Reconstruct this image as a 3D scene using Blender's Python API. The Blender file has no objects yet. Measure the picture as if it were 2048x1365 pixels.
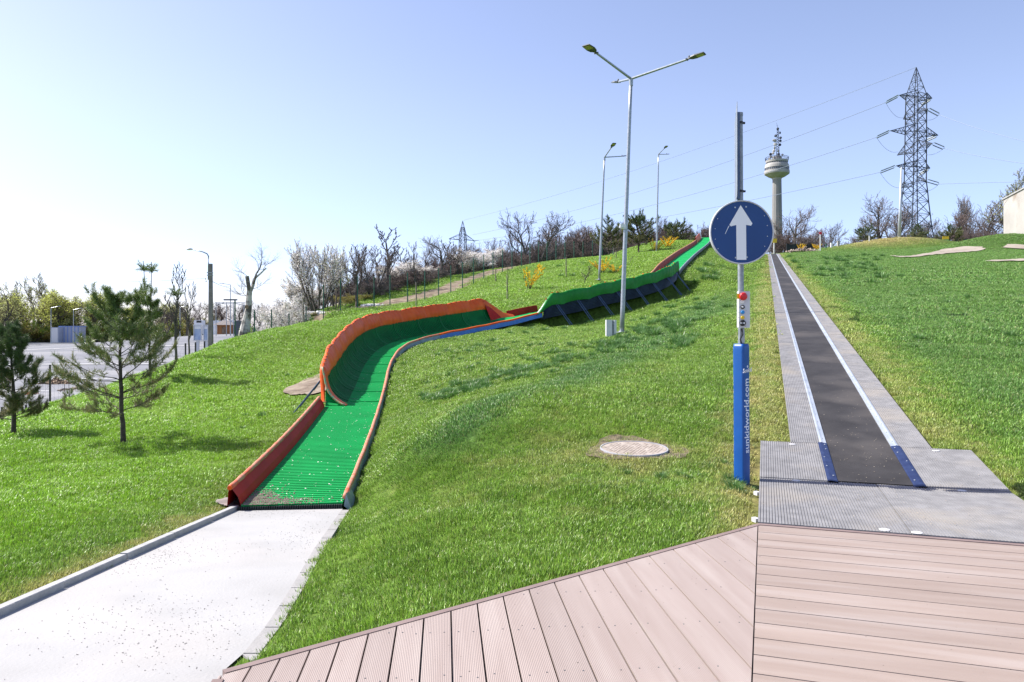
import bpy, math, random
import numpy as np
from mathutils import Vector, Matrix
random.seed(7); rng = np.random.default_rng(7)
scene = bpy.context.scene
COL = scene.collection
F = 1500.0; HZ = 660.0; CH = 1.6
R = math.radians
def P(px, py, Y): return np.array([(px-1024)/F*Y, Y, CH-(py-HZ)/F*Y])
def G(px, py, z=0.0):
    Y = (CH-z)*F/(py-HZ); return np.array([(px-1024)/F*Y, Y, z])

# ------------------------------------------------------------------ meshes
class MB:
    def __init__(s): s.V=[]; s.Fc=[]; s.n=0; s.T=[]
    def add(s, V, faces, tint=None):
        V=np.asarray(V,float).reshape(-1,3)
        for f in faces:
            f=np.asarray(f,int)
            if f.ndim==1: f=f[None]
            if len(f): s.Fc.append(f+s.n)
        s.V.append(V); s.n+=len(V)
        s.T.append(np.full(len(V),0.5 if tint is None else tint) if np.ndim(tint)==0 or tint is None else np.asarray(tint,float))
        return s
    def box(s, c, size, rot=None, tint=None):
        c=np.asarray(c,float); h=np.asarray(size,float)/2
        V=np.array([[x,y,z] for x in(-1,1) for y in(-1,1) for z in(-1,1)],float)*h
        if rot is not None:
            if np.ndim(rot)==0:
                ca,sa=math.cos(rot),math.sin(rot); M=np.array([[ca,-sa,0],[sa,ca,0],[0,0,1]])
            else: M=np.asarray(rot)
            V=V@M.T
        return s.add(V+c,[[[0,1,3,2],[4,6,7,5],[0,4,5,1],[2,3,7,6],[0,2,6,4],[1,5,7,3]]],tint)
    def segs(s, P0, P1, r0, r1, n=3, cap=False, tint=None):
        P0=np.asarray(P0,float).reshape(-1,3); P1=np.asarray(P1,float).reshape(-1,3); m=len(P0)
        if m==0: return s
        r0=np.broadcast_to(r0,(m,)).astype(float); r1=np.broadcast_to(r1,(m,)).astype(float)
        d=P1-P0; L=np.linalg.norm(d,axis=1,keepdims=True); L[L==0]=1; d=d/L
        ref=np.where(np.abs(d[:,2:3])>.9,np.array([[1.,0,0]]),np.array([[0,0,1.]]))
        a=np.cross(d,ref); a/=np.linalg.norm(a,axis=1,keepdims=True); b=np.cross(d,a)
        an=np.arange(n)*2*np.pi/n+np.pi/4
        off=a[:,None]*np.cos(an)[None,:,None]+b[:,None]*np.sin(an)[None,:,None]
        V=np.concatenate([P0[:,None]+off*r0[:,None,None],P1[:,None]+off*r1[:,None,None]],axis=1)
        i=np.arange(n); j=(i+1)%n
        q=np.stack([i,i+n,j+n,j],1)
        Fq=(q[None]+(np.arange(m)*2*n)[:,None,None]).reshape(-1,4)
        fs=[Fq]
        if cap:
            fs.append(i[None]+(np.arange(m)*2*n)[:,None]); fs.append((i[::-1]+n)[None]+(np.arange(m)*2*n)[:,None])
        return s.add(V.reshape(-1,3),fs,None if tint is None else np.repeat(np.broadcast_to(tint,(m,)),2*n))
    def tube(s, a, b, r0, r1=None, n=8): return s.segs([a],[b],r0,r0 if r1 is None else r1,n,True)
    def poly(s, pts, r, n=8):            # continuous tube through points
        pts=np.asarray(pts,float); m=len(pts); r=np.broadcast_to(r,(m,))
        T=np.gradient(pts,axis=0); T/=np.linalg.norm(T,axis=1,keepdims=True)+1e-9
        ref=np.array([0,0,1.]) if abs(T[:,2]).mean()<.8 else np.array([1.,0,0])
        a=np.cross(T,ref); a/=np.linalg.norm(a,axis=1,keepdims=True)+1e-9; b=np.cross(T,a)
        an=np.arange(n)*2*np.pi/n
        V=pts[:,None]+(a[:,None]*np.cos(an)[None,:,None]+b[:,None]*np.sin(an)[None,:,None])*r[:,None,None]
        fs=grid_faces(m,n,True)
        return s.add(V.reshape(-1,3),[fs,np.arange(n)[None,::-1],(np.arange(n)+(m-1)*n)[None]])
    def grid(s, V, tint=None):           # V (m,n,3)
        m,n=V.shape[:2]; return s.add(V.reshape(-1,3),[grid_faces(m,n)],None if tint is None else np.asarray(tint).reshape(-1))
    def prism(s, poly, z0, z1, M=None, tint=None):   # poly in xy, extruded, M 4x4 optional
        p=np.asarray(poly,float); k=len(p)
        V=np.concatenate([np.c_[p,np.full(k,z0)],np.c_[p,np.full(k,z1)]])
        if M is not None: V=V@np.array(M)[:3,:3].T+np.array(M)[:3,3]
        i=np.arange(k); j=(i+1)%k
        return s.add(V,[np.stack([i,j,j+k,i+k],1),i[None,::-1],(i+k)[None]],tint)
    def lathe(s, prof, c, n=24, cap=True):
        prof=np.asarray(prof,float); m=len(prof); an=np.arange(n)*2*np.pi/n
        V=np.stack([prof[:,0:1]*np.cos(an),prof[:,0:1]*np.sin(an),np.repeat(prof[:,1:2],n,1)],-1)+np.asarray(c,float)
        fs=[grid_faces(m,n,True)]
        if cap: fs+= [np.arange(n)[None,::-1],(np.arange(n)+(m-1)*n)[None]]
        return s.add(V.reshape(-1,3),fs)
    def mesh(s, name, mat, off=None, smooth=False):
        V=np.concatenate(s.V) if s.V else np.zeros((0,3))
        if off is not None: V=V-np.asarray(off)
        me=bpy.data.meshes.new(name)
        me.vertices.add(len(V)); me.vertices.foreach_set('co',V.astype(np.float32).ravel())
        cnt=np.concatenate([np.full(len(f),f.shape[1]) for f in s.Fc]); li=np.concatenate([f.ravel() for f in s.Fc])
        me.loops.add(len(li)); me.loops.foreach_set('vertex_index',li.astype(np.int32))
        me.polygons.add(len(cnt)); st=np.concatenate([[0],np.cumsum(cnt)[:-1]])
        me.polygons.foreach_set('loop_start',st.astype(np.int32)); 
        try: me.polygons.foreach_set('loop_total',cnt.astype(np.int32))
        except Exception: pass
        me.polygons.foreach_set('use_smooth',np.full(len(cnt),bool(smooth)))
        t=np.concatenate(s.T)
        at=me.attributes.new('tint','FLOAT','POINT'); at.data.foreach_set('value',t.astype(np.float32))
        me.update(calc_edges=True); me.validate()
        if mat: me.materials.append(mat)
        return me
    def build(s, name, mat, parent=None, smooth=False):
        o=bpy.data.objects.new(name,None); bpy.data.objects.remove(o)
        off=ORG.get(parent.name) if parent is not None else None
        o=bpy.data.objects.new(name,s.mesh(name,mat,off,smooth)); COL.objects.link(o)
        if parent is not None: o.parent=parent; ORG[o.name]=off
        return o
ORG={}
def grid_faces(m,n,wrap=False):
    nn=n if wrap else n-1
    i=np.arange(m-1)[:,None]; j=np.arange(nn)[None]; k=(j+1)%n
    return np.stack([i*n+j,i*n+k,(i+1)*n+k,(i+1)*n+j],-1).reshape(-1,4)
def tag(o,label=None,cat=None,group=None,kind=None):
    if label:o['label']=label
    if cat:o['category']=cat
    if group:o['group']=group
    if kind:o['kind']=kind
    return o
def thing(name,loc,label,cat,group=None):
    o=bpy.data.objects.new(name,None); COL.objects.link(o); o.location=[float(v) for v in loc]
    o.empty_display_size=.2; ORG[o.name]=np.asarray(loc,float); return tag(o,label,cat,group)
def place(proto,loc,rz=0,sc=1.0,label=None,cat=None,group=None,tilt=None):
    """proto=(root name, [(part name, mesh, [(sub name, mesh)])])"""
    nm,parts=proto
    r=bpy.data.objects.new(nm,None); COL.objects.link(r); r.location=[float(v) for v in loc]
    r.rotation_euler=(0 if tilt is None else tilt[0],0 if tilt is None else tilt[1],rz)
    r.scale=(sc,)*3 if np.ndim(sc)==0 else sc
    tag(r,label,cat,group)
    for pn,me,subs in parts:
        p=bpy.data.objects.new(pn,me); COL.objects.link(p); p.parent=r
        for sn,sm in subs:
            q=bpy.data.objects.new(sn,sm); COL.objects.link(q); q.parent=p
    return r

# ------------------------------------------------------------------ materials
def newmat(name):
    m=bpy.data.materials.new(name); m.use_nodes=True; nt=m.node_tree; b=nt.nodes['Principled BSDF']; return m,nt,b
def N(nt,t,**k):
    n=nt.nodes.new(t)
    for a,v in k.items():
        if a.startswith('i_'): n.inputs[a[2:].replace('_',' ')].default_value=v
        else: setattr(n,a,v)
    return n
def rgb(c): return (c[0],c[1],c[2],1)
def mat(name,c1,c2=None,scale=5,rough=.6,metal=0,bump=0,bscale=None,detail=6,tint=0,spec=.5,stretch=None,c3=None,scale3=.7,lo=.35,hi=.65,coord='Object'):
    m,nt,b=newmat(name); L=nt.links.new
    b.inputs['Roughness'].default_value=rough; b.inputs['Metallic'].default_value=metal
    b.inputs['Specular IOR Level'].default_value=spec
    tc=N(nt,'ShaderNodeTexCoord'); src=tc.outputs[coord]
    if coord=='World':pass
    if stretch:
        mp=N(nt,'ShaderNodeMapping'); mp.inputs['Scale'].default_value=stretch; L(src,mp.inputs[0]); src=mp.outputs[0]
    col=None
    if c2 is not None:
        n=N(nt,'ShaderNodeTexNoise'); n.inputs['Scale'].default_value=scale; n.inputs['Detail'].default_value=detail; L(src,n.inputs['Vector'])
        rp=N(nt,'ShaderNodeValToRGB'); rp.color_ramp.elements[0].position=lo; rp.color_ramp.elements[1].position=hi
        rp.color_ramp.elements[0].color=rgb(c1); rp.color_ramp.elements[1].color=rgb(c2); L(n.outputs['Fac'],rp.inputs[0]); col=rp.outputs[0]
        if c3 is not None:
            n3=N(nt,'ShaderNodeTexNoise'); n3.inputs['Scale'].default_value=scale3; n3.inputs['Detail'].default_value=5; L(src,n3.inputs['Vector'])
            r3=N(nt,'ShaderNodeValToRGB'); r3.color_ramp.elements[0].position=.5; r3.color_ramp.elements[1].position=.72; L(n3.outputs['Fac'],r3.inputs[0])
            mx=N(nt,'ShaderNodeMix',data_type='RGBA'); L(r3.outputs[0],mx.inputs['Factor']); L(col,mx.inputs[6]); mx.inputs[7].default_value=rgb(c3); col=mx.outputs[2]
    else:
        rg=N(nt,'ShaderNodeRGB'); rg.outputs[0].default_value=rgb(c1); col=rg.outputs[0]
    if tint:
        at=N(nt,'ShaderNodeAttribute',attribute_name='tint')
        mr=N(nt,'ShaderNodeMapRange'); mr.inputs['To Min'].default_value=1-tint; mr.inputs['To Max'].default_value=1+tint; L(at.outputs['Fac'],mr.inputs['Value'])
        vm=N(nt,'ShaderNodeVectorMath',operation='SCALE'); L(col,vm.inputs[0]); L(mr.outputs[0],vm.inputs['Scale']); col=vm.outputs[0]
    L(col,b.inputs['Base Color'])
    if bump:
        n2=N(nt,'ShaderNodeTexNoise'); n2.inputs['Scale'].default_value=bscale or scale*4; n2.inputs['Detail'].default_value=4; L(src,n2.inputs['Vector'])
        bp=N(nt,'ShaderNodeBump'); bp.inputs['Strength'].default_value=bump; bp.inputs['Distance'].default_value=.02; L(n2.outputs['Fac'],bp.inputs['Height']); L(bp.outputs[0],b.inputs['Normal'])
    return m
def leafmat(name,c1,c2,trans=.35,rough=.5,scale=3,spec=.3):
    m=mat(name,c1,c2,scale=scale,rough=rough,spec=spec,tint=.35); nt=m.node_tree; L=nt.links.new
    b=nt.nodes['Principled BSDF']; out=nt.nodes['Material Output']
    tr=N(nt,'ShaderNodeBsdfTranslucent'); mx=N(nt,'ShaderNodeMixShader'); mx.inputs[0].default_value=trans
    L(b.inputs['Base Color'].links[0].from_socket,tr.inputs[0]); L(b.outputs[0],mx.inputs[1]); L(tr.outputs[0],mx.inputs[2]); L(mx.outputs[0],out.inputs[0])
    return m

G1=(.135,.245,.028); G2=(.205,.335,.045); GD=(.42,.37,.14); GDK=(.075,.185,.050)
def lawn_color(nt, dry_socket, lush_socket, fresh_socket):
    L=nt.links.new
    geo=N(nt,'ShaderNodeNewGeometry')
    n1=N(nt,'ShaderNodeTexNoise'); n1.inputs['Scale'].default_value=.55; n1.inputs['Detail'].default_value=6; n1.inputs['Roughness'].default_value=.65; L(geo.outputs['Position'],n1.inputs['Vector'])
    rp=N(nt,'ShaderNodeValToRGB'); e=rp.color_ramp.elements; e[0].position=.36; e[0].color=rgb(G1); e[1].position=.66; e[1].color=rgb(G2); L(n1.outputs['Fac'],rp.inputs[0])
    mf=N(nt,'ShaderNodeMix',data_type='RGBA'); L(fresh_socket,mf.inputs['Factor']); L(rp.outputs[0],mf.inputs[6]); mf.inputs[7].default_value=(.25,.46,.02,1)
    n2=N(nt,'ShaderNodeTexNoise'); n2.inputs['Scale'].default_value=1.7; n2.inputs['Detail'].default_value=8; n2.inputs['Roughness'].default_value=.7; L(geo.outputs['Position'],n2.inputs['Vector'])
    ad=N(nt,'ShaderNodeMath',operation='ADD'); L(n2.outputs['Fac'],ad.inputs[0]); L(dry_socket,ad.inputs[1])
    mr=N(nt,'ShaderNodeMapRange'); mr.inputs['From Min'].default_value=.62; mr.inputs['From Max'].default_value=1.15; L(ad.outputs[0],mr.inputs['Value'])
    mx=N(nt,'ShaderNodeMix',data_type='RGBA'); L(mr.outputs[0],mx.inputs['Factor']); L(mf.outputs[2],mx.inputs[6]); mx.inputs[7].default_value=rgb(GD)
    m2=N(nt,'ShaderNodeMix',data_type='RGBA'); L(lush_socket,m2.inputs['Factor']); L(mx.outputs[2],m2.inputs[6]); m2.inputs[7].default_value=rgb(GDK)
    return m2.outputs[2]
def grass_blade_mat():
    m,nt,b=newmat('grass_blade'); L=nt.links.new
    dr=N(nt,'ShaderNodeAttribute',attribute_name='dry',attribute_type='INSTANCER')
    lu=N(nt,'ShaderNodeAttribute',attribute_name='lush',attribute_type='INSTANCER')
    at=N(nt,'ShaderNodeAttribute',attribute_name='tint'); fr=N(nt,'ShaderNodeAttribute',attribute_name='fresh',attribute_type='INSTANCER')
    col=lawn_color(nt,dr.outputs['Fac'],lu.outputs['Fac'],fr.outputs['Fac'])
    mr=N(nt,'ShaderNodeMapRange'); mr.inputs['To Min'].default_value=.35; mr.inputs['To Max'].default_value=2.1; L(at.outputs['Fac'],mr.inputs['Value'])
    vm=N(nt,'ShaderNodeVectorMath',operation='SCALE'); L(col,vm.inputs[0]); L(mr.outputs[0],vm.inputs['Scale'])
    # a share of blades is dead straw
    gt=N(nt,'ShaderNodeMath',operation='GREATER_THAN'); gt.inputs[1].default_value=.93; L(at.outputs['Fac'],gt.inputs[0])
    mu=N(nt,'ShaderNodeMath',operation='MULTIPLY'); mu.inputs[1].default_value=.7; L(gt.outputs[0],mu.inputs[0])
    mx=N(nt,'ShaderNodeMix',data_type='RGBA'); L(mu.outputs[0],mx.inputs['Factor']); L(vm.outputs[0],mx.inputs[6]); mx.inputs[7].default_value=(.34,.30,.13,1)
    L(mx.outputs[2],b.inputs['Base Color']); b.inputs['Roughness'].default_value=.42; b.inputs['Specular IOR Level'].default_value=.45
    tr=N(nt,'ShaderNodeBsdfTranslucent'); L(mx.outputs[2],tr.inputs[0]); ms=N(nt,'ShaderNodeMixShader'); ms.inputs[0].default_value=.27
    L(b.outputs[0],ms.inputs[1]); L(tr.outputs[0],ms.inputs[2]); L(ms.outputs[0],nt.nodes['Material Output'].inputs[0])
    return m
def lawn_mat():
    m,nt,b=newmat('lawn'); L=nt.links.new
    dr=N(nt,'ShaderNodeAttribute',attribute_name='dry'); lu=N(nt,'ShaderNodeAttribute',attribute_name='lush'); so=N(nt,'ShaderNodeAttribute',attribute_name='soil'); fr=N(nt,'ShaderNodeAttribute',attribute_name='fresh')
    col=lawn_color(nt,dr.outputs['Fac'],lu.outputs['Fac'],fr.outputs['Fac'])
    geo=N(nt,'ShaderNodeNewGeometry')
    n=N(nt,'ShaderNodeTexNoise'); n.inputs['Scale'].default_value=9; n.inputs['Detail'].default_value=8; L(geo.outputs['Position'],n.inputs['Vector'])
    mr=N(nt,'ShaderNodeMapRange'); mr.inputs['From Min'].default_value=.3; mr.inputs['From Max'].default_value=.7; mr.inputs['To Min'].default_value=.25; mr.inputs['To Max'].default_value=.62; L(n.outputs['Fac'],mr.inputs['Value'])
    vm=N(nt,'ShaderNodeVectorMath',operation='SCALE'); L(col,vm.inputs[0]); L(mr.outputs[0],vm.inputs['Scale'])
    ns=N(nt,'ShaderNodeTexNoise'); ns.inputs['Scale'].default_value=2; ns.inputs['Detail'].default_value=8; L(geo.outputs['Position'],ns.inputs['Vector'])
    rs=N(nt,'ShaderNodeValToRGB'); rs.color_ramp.elements[0].color=(.13,.095,.065,1); rs.color_ramp.elements[1].color=(.26,.215,.16,1); rs.color_ramp.elements[0].position=.35; rs.color_ramp.elements[1].position=.65; L(ns.outputs['Fac'],rs.inputs[0])
    # ragged edge of the soil mask
    a=N(nt,'ShaderNodeMath',operation='ADD'); L(so.outputs['Fac'],a.inputs[0]); L(ns.outputs['Fac'],a.inputs[1])
    m3=N(nt,'ShaderNodeMapRange'); m3.inputs['From Min'].default_value=.95; m3.inputs['From Max'].default_value=1.08; L(a.outputs[0],m3.inputs['Value'])
    mx=N(nt,'ShaderNodeMix',data_type='RGBA'); L(m3.outputs[0],mx.inputs['Factor']); L(vm.outputs[0],mx.inputs[6]); L(rs.outputs[0],mx.inputs[7])
    L(mx.outputs[2],b.inputs['Base Color']); b.inputs['Roughness'].default_value=.9; b.inputs['Specular IOR Level'].default_value=.15
    bp=N(nt,'ShaderNodeBump'); bp.inputs['Strength'].default_value=.8; bp.inputs['Distance'].default_value=.05; L(n.outputs['Fac'],bp.inputs['Height']); L(bp.outputs[0],b.inputs['Normal'])
    return m
M={}
M['blade']=grass_blade_mat(); M['lawn']=lawn_mat()
M['galv']=mat('galvanised_steel',(.30,.33,.36),(.40,.43,.46),scale=12,rough=.42,metal=.6,bump=.05)
M['galv_dk']=mat('dull_galvanised',(.22,.25,.28),(.34,.37,.40),scale=20,rough=.55,metal=.5)
M['alu']=mat('aluminium_rail',(.40,.44,.48),(.52,.55,.58),scale=3,rough=.38,metal=.35)
M['lampdark']=mat('lamp_head',(.05,.06,.07),(.08,.09,.10),scale=8,rough=.5)
M['lens']=mat('lamp_lens',(.38,.36,.16),rough=.3)
M['mat_grey']=mat('grey_ribbed_rubber',(.175,.174,.178),(.235,.233,.237),scale=6,rough=.85,bump=.15,c3=(.27,.25,.225),scale3=1.1,spec=.2)
M['belt']=mat('black_belt',(.023,.021,.0205),(.040,.037,.036),scale=2.2,rough=.75,bump=.12,bscale=30,c3=(.074,.066,.060),scale3=.8,detail=10,spec=.3)
M['blue_end']=mat('dark_blue_steel',(.012,.022,.075),(.02,.035,.10),scale=10,rough=.6,spec=.3)
M['blue_pad']=mat('blue_vinyl',(.002,.065,.28),(.003,.08,.33),scale=4,rough=.42,bump=.08,bscale=6)
M['white']=mat('white_paint',(.78,.78,.78),rough=.5)
M['letter']=mat('pale_print',(.78,.82,.90),rough=.5)
M['sign_blue']=mat('sign_blue',(.003,.042,.18),(.004,.05,.205),scale=3,rough=.35)
M['sign_white']=mat('sign_white',(.84,.85,.88),rough=.4)
M['red']=mat('red_plastic',(.62,.015,.02),rough=.3)
M['yellow']=mat('yellow_plastic',(.75,.50,.01),rough=.4)
M['cyan']=mat('blue_plastic',(.02,.25,.60),rough=.35)
M['black']=mat('black_plastic',(.012,.012,.014),rough=.4)
M['panel']=mat('light_grey_panel',(.56,.565,.59),(.62,.625,.65),scale=8,rough=.45)
M['concrete']=mat('white_concrete',(.295,.292,.285),(.350,.347,.340),scale=1.3,rough=.9,bump=.18,bscale=45,detail=12,c3=(.385,.37,.35),scale3=.5,lo=.25,hi=.6)
M['kerb']=mat('kerb_concrete',(.31,.31,.305),(.40,.395,.385),scale=7,rough=.9,bump=.3,bscale=50)
M['cylcon']=mat('tower_concrete',(.20,.195,.19),(.27,.265,.255),scale=.25,rough=.9,stretch=(1,1,.2))
M['towerw']=mat('tower_cladding',(.30,.29,.275),(.40,.39,.37),scale=.2,rough=.8)
M['twin']=mat('tower_glazing',(.05,.06,.08),rough=.3)
M['pyl']=mat('pylon_steel',(.035,.045,.065),(.06,.075,.10),scale=1,rough=.6,metal=.2)
M['wire']=mat('power_line',(.22,.27,.35),rough=.6)
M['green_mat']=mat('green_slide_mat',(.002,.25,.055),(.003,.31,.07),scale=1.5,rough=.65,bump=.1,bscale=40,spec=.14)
M['green_wall_shaded']=mat('green_slide_wall_shaded',(.001,.105,.024),(.002,.14,.032),scale=1.5,rough=.6,spec=.12)  # slide mat green darkened: shade on the banked wall put into the colour
M['orange']=mat('orange_tarpaulin',(.70,.085,.008),(.80,.125,.014),scale=2,rough=.5,bump=.35,bscale=5,spec=.25)
M['redw']=mat('red_slide_wall',(.36,.012,.010),(.44,.018,.013),scale=2,rough=.6,bump=.1,spec=.15)
M['roll']=mat('faded_orange_roll',(.46,.17,.09),(.54,.25,.15),scale=14,rough=.6,c3=(.66,.08,.02),scale3=5)
M['drape']=mat('green_tarpaulin',(.008,.17,.020),(.014,.22,.030),scale=1.5,rough=.5,bump=.35,bscale=5,spec=.25)
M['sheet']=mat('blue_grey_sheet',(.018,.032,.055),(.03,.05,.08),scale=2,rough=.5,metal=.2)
M['skirt']=mat('blue_skirt',(.03,.15,.52),(.05,.20,.6),scale=3,rough=.5)
M['skirtg']=mat('grey_blue_skirt',(.16,.24,.30),(.24,.32,.38),scale=3,rough=.5)
M['strut']=mat('blue_grey_strut',(.06,.10,.19),(.10,.15,.25),scale=6,rough=.45,metal=.3)
M['soil']=mat('bare_soil',(.14,.105,.075),(.27,.225,.17),scale=3,rough=.95,bump=.8,bscale=14,detail=10)
M['track']=mat('pale_track',(.26,.22,.175),(.34,.295,.24),scale=.6,rough=.95)
M['asphalt']=mat('worn_asphalt',(.13,.135,.15),(.18,.185,.20),scale=.12,rough=.9,stretch=(1,3,1),c3=(.24,.24,.245),scale3=.03,detail=8)
M['mark']=mat('road_paint',(.55,.55,.54),(.70,.70,.68),scale=1,rough=.8)
M['bark']=mat('bark',(.045,.036,.03),(.09,.075,.062),scale=9,rough=.9,bump=.5)
M['barkg']=mat('grey_bark',(.065,.057,.054),(.12,.108,.10),scale=6,rough=.9)
M['twig']=mat('twigs',(.085,.07,.066),(.15,.12,.11),scale=1,rough=.9)
M['twigr']=mat('reddish_twigs',(.085,.058,.052),(.14,.10,.088),scale=1,rough=.9)
M['twigb']=mat('golden_twigs',(.13,.10,.05),(.18,.145,.075),scale=1,rough=.9)
M['pale']=mat('pale_bark',(.10,.09,.085),(.50,.48,.45),scale=2.2,rough=.9,lo=.42,hi=.55)
M['blos']=leafmat('white_blossom',(.72,.69,.65),(.85,.83,.80),trans=.3)
M['spring']=leafmat('spring_leaves',(.38,.44,.08),(.56,.60,.16),trans=.6)
M['spring2']=leafmat('pale_spring_leaves',(.36,.40,.15),(.50,.53,.22),trans=.6)
M['shrub']=leafmat('shrub_leaves',(.09,.18,.025),(.17,.26,.04),trans=.4)
M['olive']=leafmat('olive_shrub',(.18,.165,.04),(.30,.27,.06),trans=.4)
M['gold']=leafmat('yellow_blossom',(.78,.50,.010),(.86,.60,.02),trans=.3)
M['needle']=leafmat('pine_needles',(.11,.17,.05),(.20,.26,.08),trans=.2,rough=.4,spec=.5)
M['needled']=leafmat('dark_pine_needles',(.065,.115,.045),(.13,.175,.07),trans=.15)
M['needlep']=leafmat('pale_pine_needles',(.20,.185,.085),(.32,.28,.14),trans=.25)
M['postg']=mat('green_fence_post',(.012,.085,.05),(.02,.11,.07),scale=3,rough=.5)
M['postk']=mat('dark_post',(.035,.035,.04),rough=.6)
M['stake']=mat('stake_wood',(.20,.17,.14),(.28,.24,.20),scale=8,rough=.9)
M['concp']=mat('concrete_pole',(.16,.155,.15),(.24,.23,.22),scale=3,rough=.95)
M['wood']=mat('orange_wood',(.26,.10,.03),(.34,.15,.05),scale=2,rough=.8,stretch=(1,1,.1))
M['thatch']=mat('grey_roof',(.15,.13,.125),(.22,.20,.19),scale=3,rough=.9)
M['bwall']=mat('pale_render',(.36,.345,.315),(.44,.425,.39),scale=.25,rough=.9,c3=(.24,.19,.14),scale3=.22)
M['greynet']=mat('dark_net',(.012,.018,.018),(.025,.035,.035),scale=2,rough=.8)
M['greennet']=mat('green_net',(.03,.08,.065),(.05,.12,.095),scale=1,rough=.8)
M['fencegrey']=mat('grey_wall',(.11,.105,.12),(.16,.155,.17),scale=.5,rough=.9)
M['box_w']=mat('white_container',(.36,.40,.50),(.42,.46,.54),scale=.5,rough=.5)
M['box_b']=mat('blue_trim',(.20,.30,.60),rough=.5)
M['poster']=mat('poster',(.16,.26,.48),(.50,.58,.70),scale=1.2,rough=.5)
M['rubble']=mat('rubble',(.25,.20,.155),(.36,.30,.25),scale=1.5,rough=.95)
M['trunkw']=mat('fallen_wood',(.16,.11,.07),(.30,.22,.15),scale=3,rough=.95)
M['rust']=mat('rust_fabric',(.42,.12,.05),(.52,.18,.09),scale=3,rough=.9)
M['petal']=mat('petal',(.74,.72,.68),rough=.8)
M['manh']=mat('manhole_cement',(.27,.225,.185),(.37,.32,.275),scale=9,rough=.9,bump=.4,bscale=40)
M['lid']=mat('lid_rim',(.33,.33,.35),rough=.6)
M['tuft']=leafmat('tuft_grass',(.06,.16,.03),(.12,.23,.06),trans=.35,rough=.38,spec=.5)
def deckmat(name,c1,c2,dirv):
    m=mat(name,c1,c2,scale=1.4,rough=.65,tint=.06,c3=(.345,.29,.26),scale3=.9,stretch=(1,1,1),spec=.35,detail=9,lo=.3,hi=.7); nt=m.node_tree; L=nt.links.new; b=nt.nodes['Principled BSDF']
    geo=N(nt,'ShaderNodeNewGeometry'); px,py=-dirv[1],dirv[0]
    mp=[n for n in nt.nodes if n.type=='MAPPING'][0]; mp.vector_type='TEXTURE'; mp.inputs['Rotation'].default_value=(0,0,math.atan2(dirv[1],dirv[0])); mp.inputs['Scale'].default_value=(1.6,.16,1)
    ns=N(nt,'ShaderNodeTexNoise'); ns.inputs['Scale'].default_value=42; ns.inputs['Detail'].default_value=2; L(geo.outputs['Position'],ns.inputs['Vector'])
    rs=N(nt,'ShaderNodeMapRange'); rs.inputs['From Min'].default_value=.735; rs.inputs['From Max'].default_value=.76; L(ns.outputs['Fac'],rs.inputs['Value'])
    old=b.inputs['Base Color'].links[0].from_socket; mxs=N(nt,'ShaderNodeMix',data_type='RGBA'); L(rs.outputs[0],mxs.inputs['Factor']); L(old,mxs.inputs[6]); mxs.inputs[7].default_value=(.07,.055,.045,1); L(mxs.outputs[2],b.inputs['Base Color'])
    dt=N(nt,'ShaderNodeVectorMath',operation='DOT_PRODUCT'); dt.inputs[1].default_value=(px,py,0); L(geo.outputs['Position'],dt.inputs[0])
    mu=N(nt,'ShaderNodeMath',operation='MULTIPLY'); mu.inputs[1].default_value=2*math.pi/.0085; L(dt.outputs['Value'],mu.inputs[0])
    sn=N(nt,'ShaderNodeMath',operation='SINE'); L(mu.outputs[0],sn.inputs[0])
    bp=N(nt,'ShaderNodeBump'); bp.inputs['Strength'].default_value=.5; bp.inputs['Distance'].default_value=.0012; L(sn.outputs[0],bp.inputs['Height']); L(bp.outputs[0],b.inputs['Normal'])
    return m

# ------------------------------------------------------------------ key curves
O=np.array([2.03,6.19]); D=np.array([.3202,.9473]); Rv=np.array([.9473,-.3202])
SL=.1187; TE=106.0
def conv_z(t): 
    t=np.asarray(t,float); return np.where(t<2,0.0,SL*(t-2))
def cw(t,u,dz=0.0):
    t,u,dz=np.broadcast_arrays(np.asarray(t,float),np.asarray(u,float),np.asarray(dz,float))
    return np.stack([O[0]+D[0]*t+Rv[0]*u,O[1]+D[1]*t+Rv[1]*u,conv_z(t)+dz],-1)
slide_px=[(685.4,1008.8,10.1),(707,956,11.7),(726.6,906.6,13.6),(744.7,857,16),(761,804,19.5),(769.5,771.5,22),(776,742,24.5),(785,721,26.4),(800,702,28.2),(822,689,29.8),(850,680,31.2),(900,668,32.9),(935.5,661.5,34.1),(1001,648,36.2),(1034,641,37.2),(1067,632,38.2),(1112,622,39.4),(1164,612,40.5),(1211,600,41.7),(1258,590,42.9),(1305,577,44.2),(1333,566,45.3),(1350,554,46.9),(1360,541,49),(1387,512.5,62),(1418,486,84),(1426,475,90)]
SP=np.array([P(*p) for p in slide_px])
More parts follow.
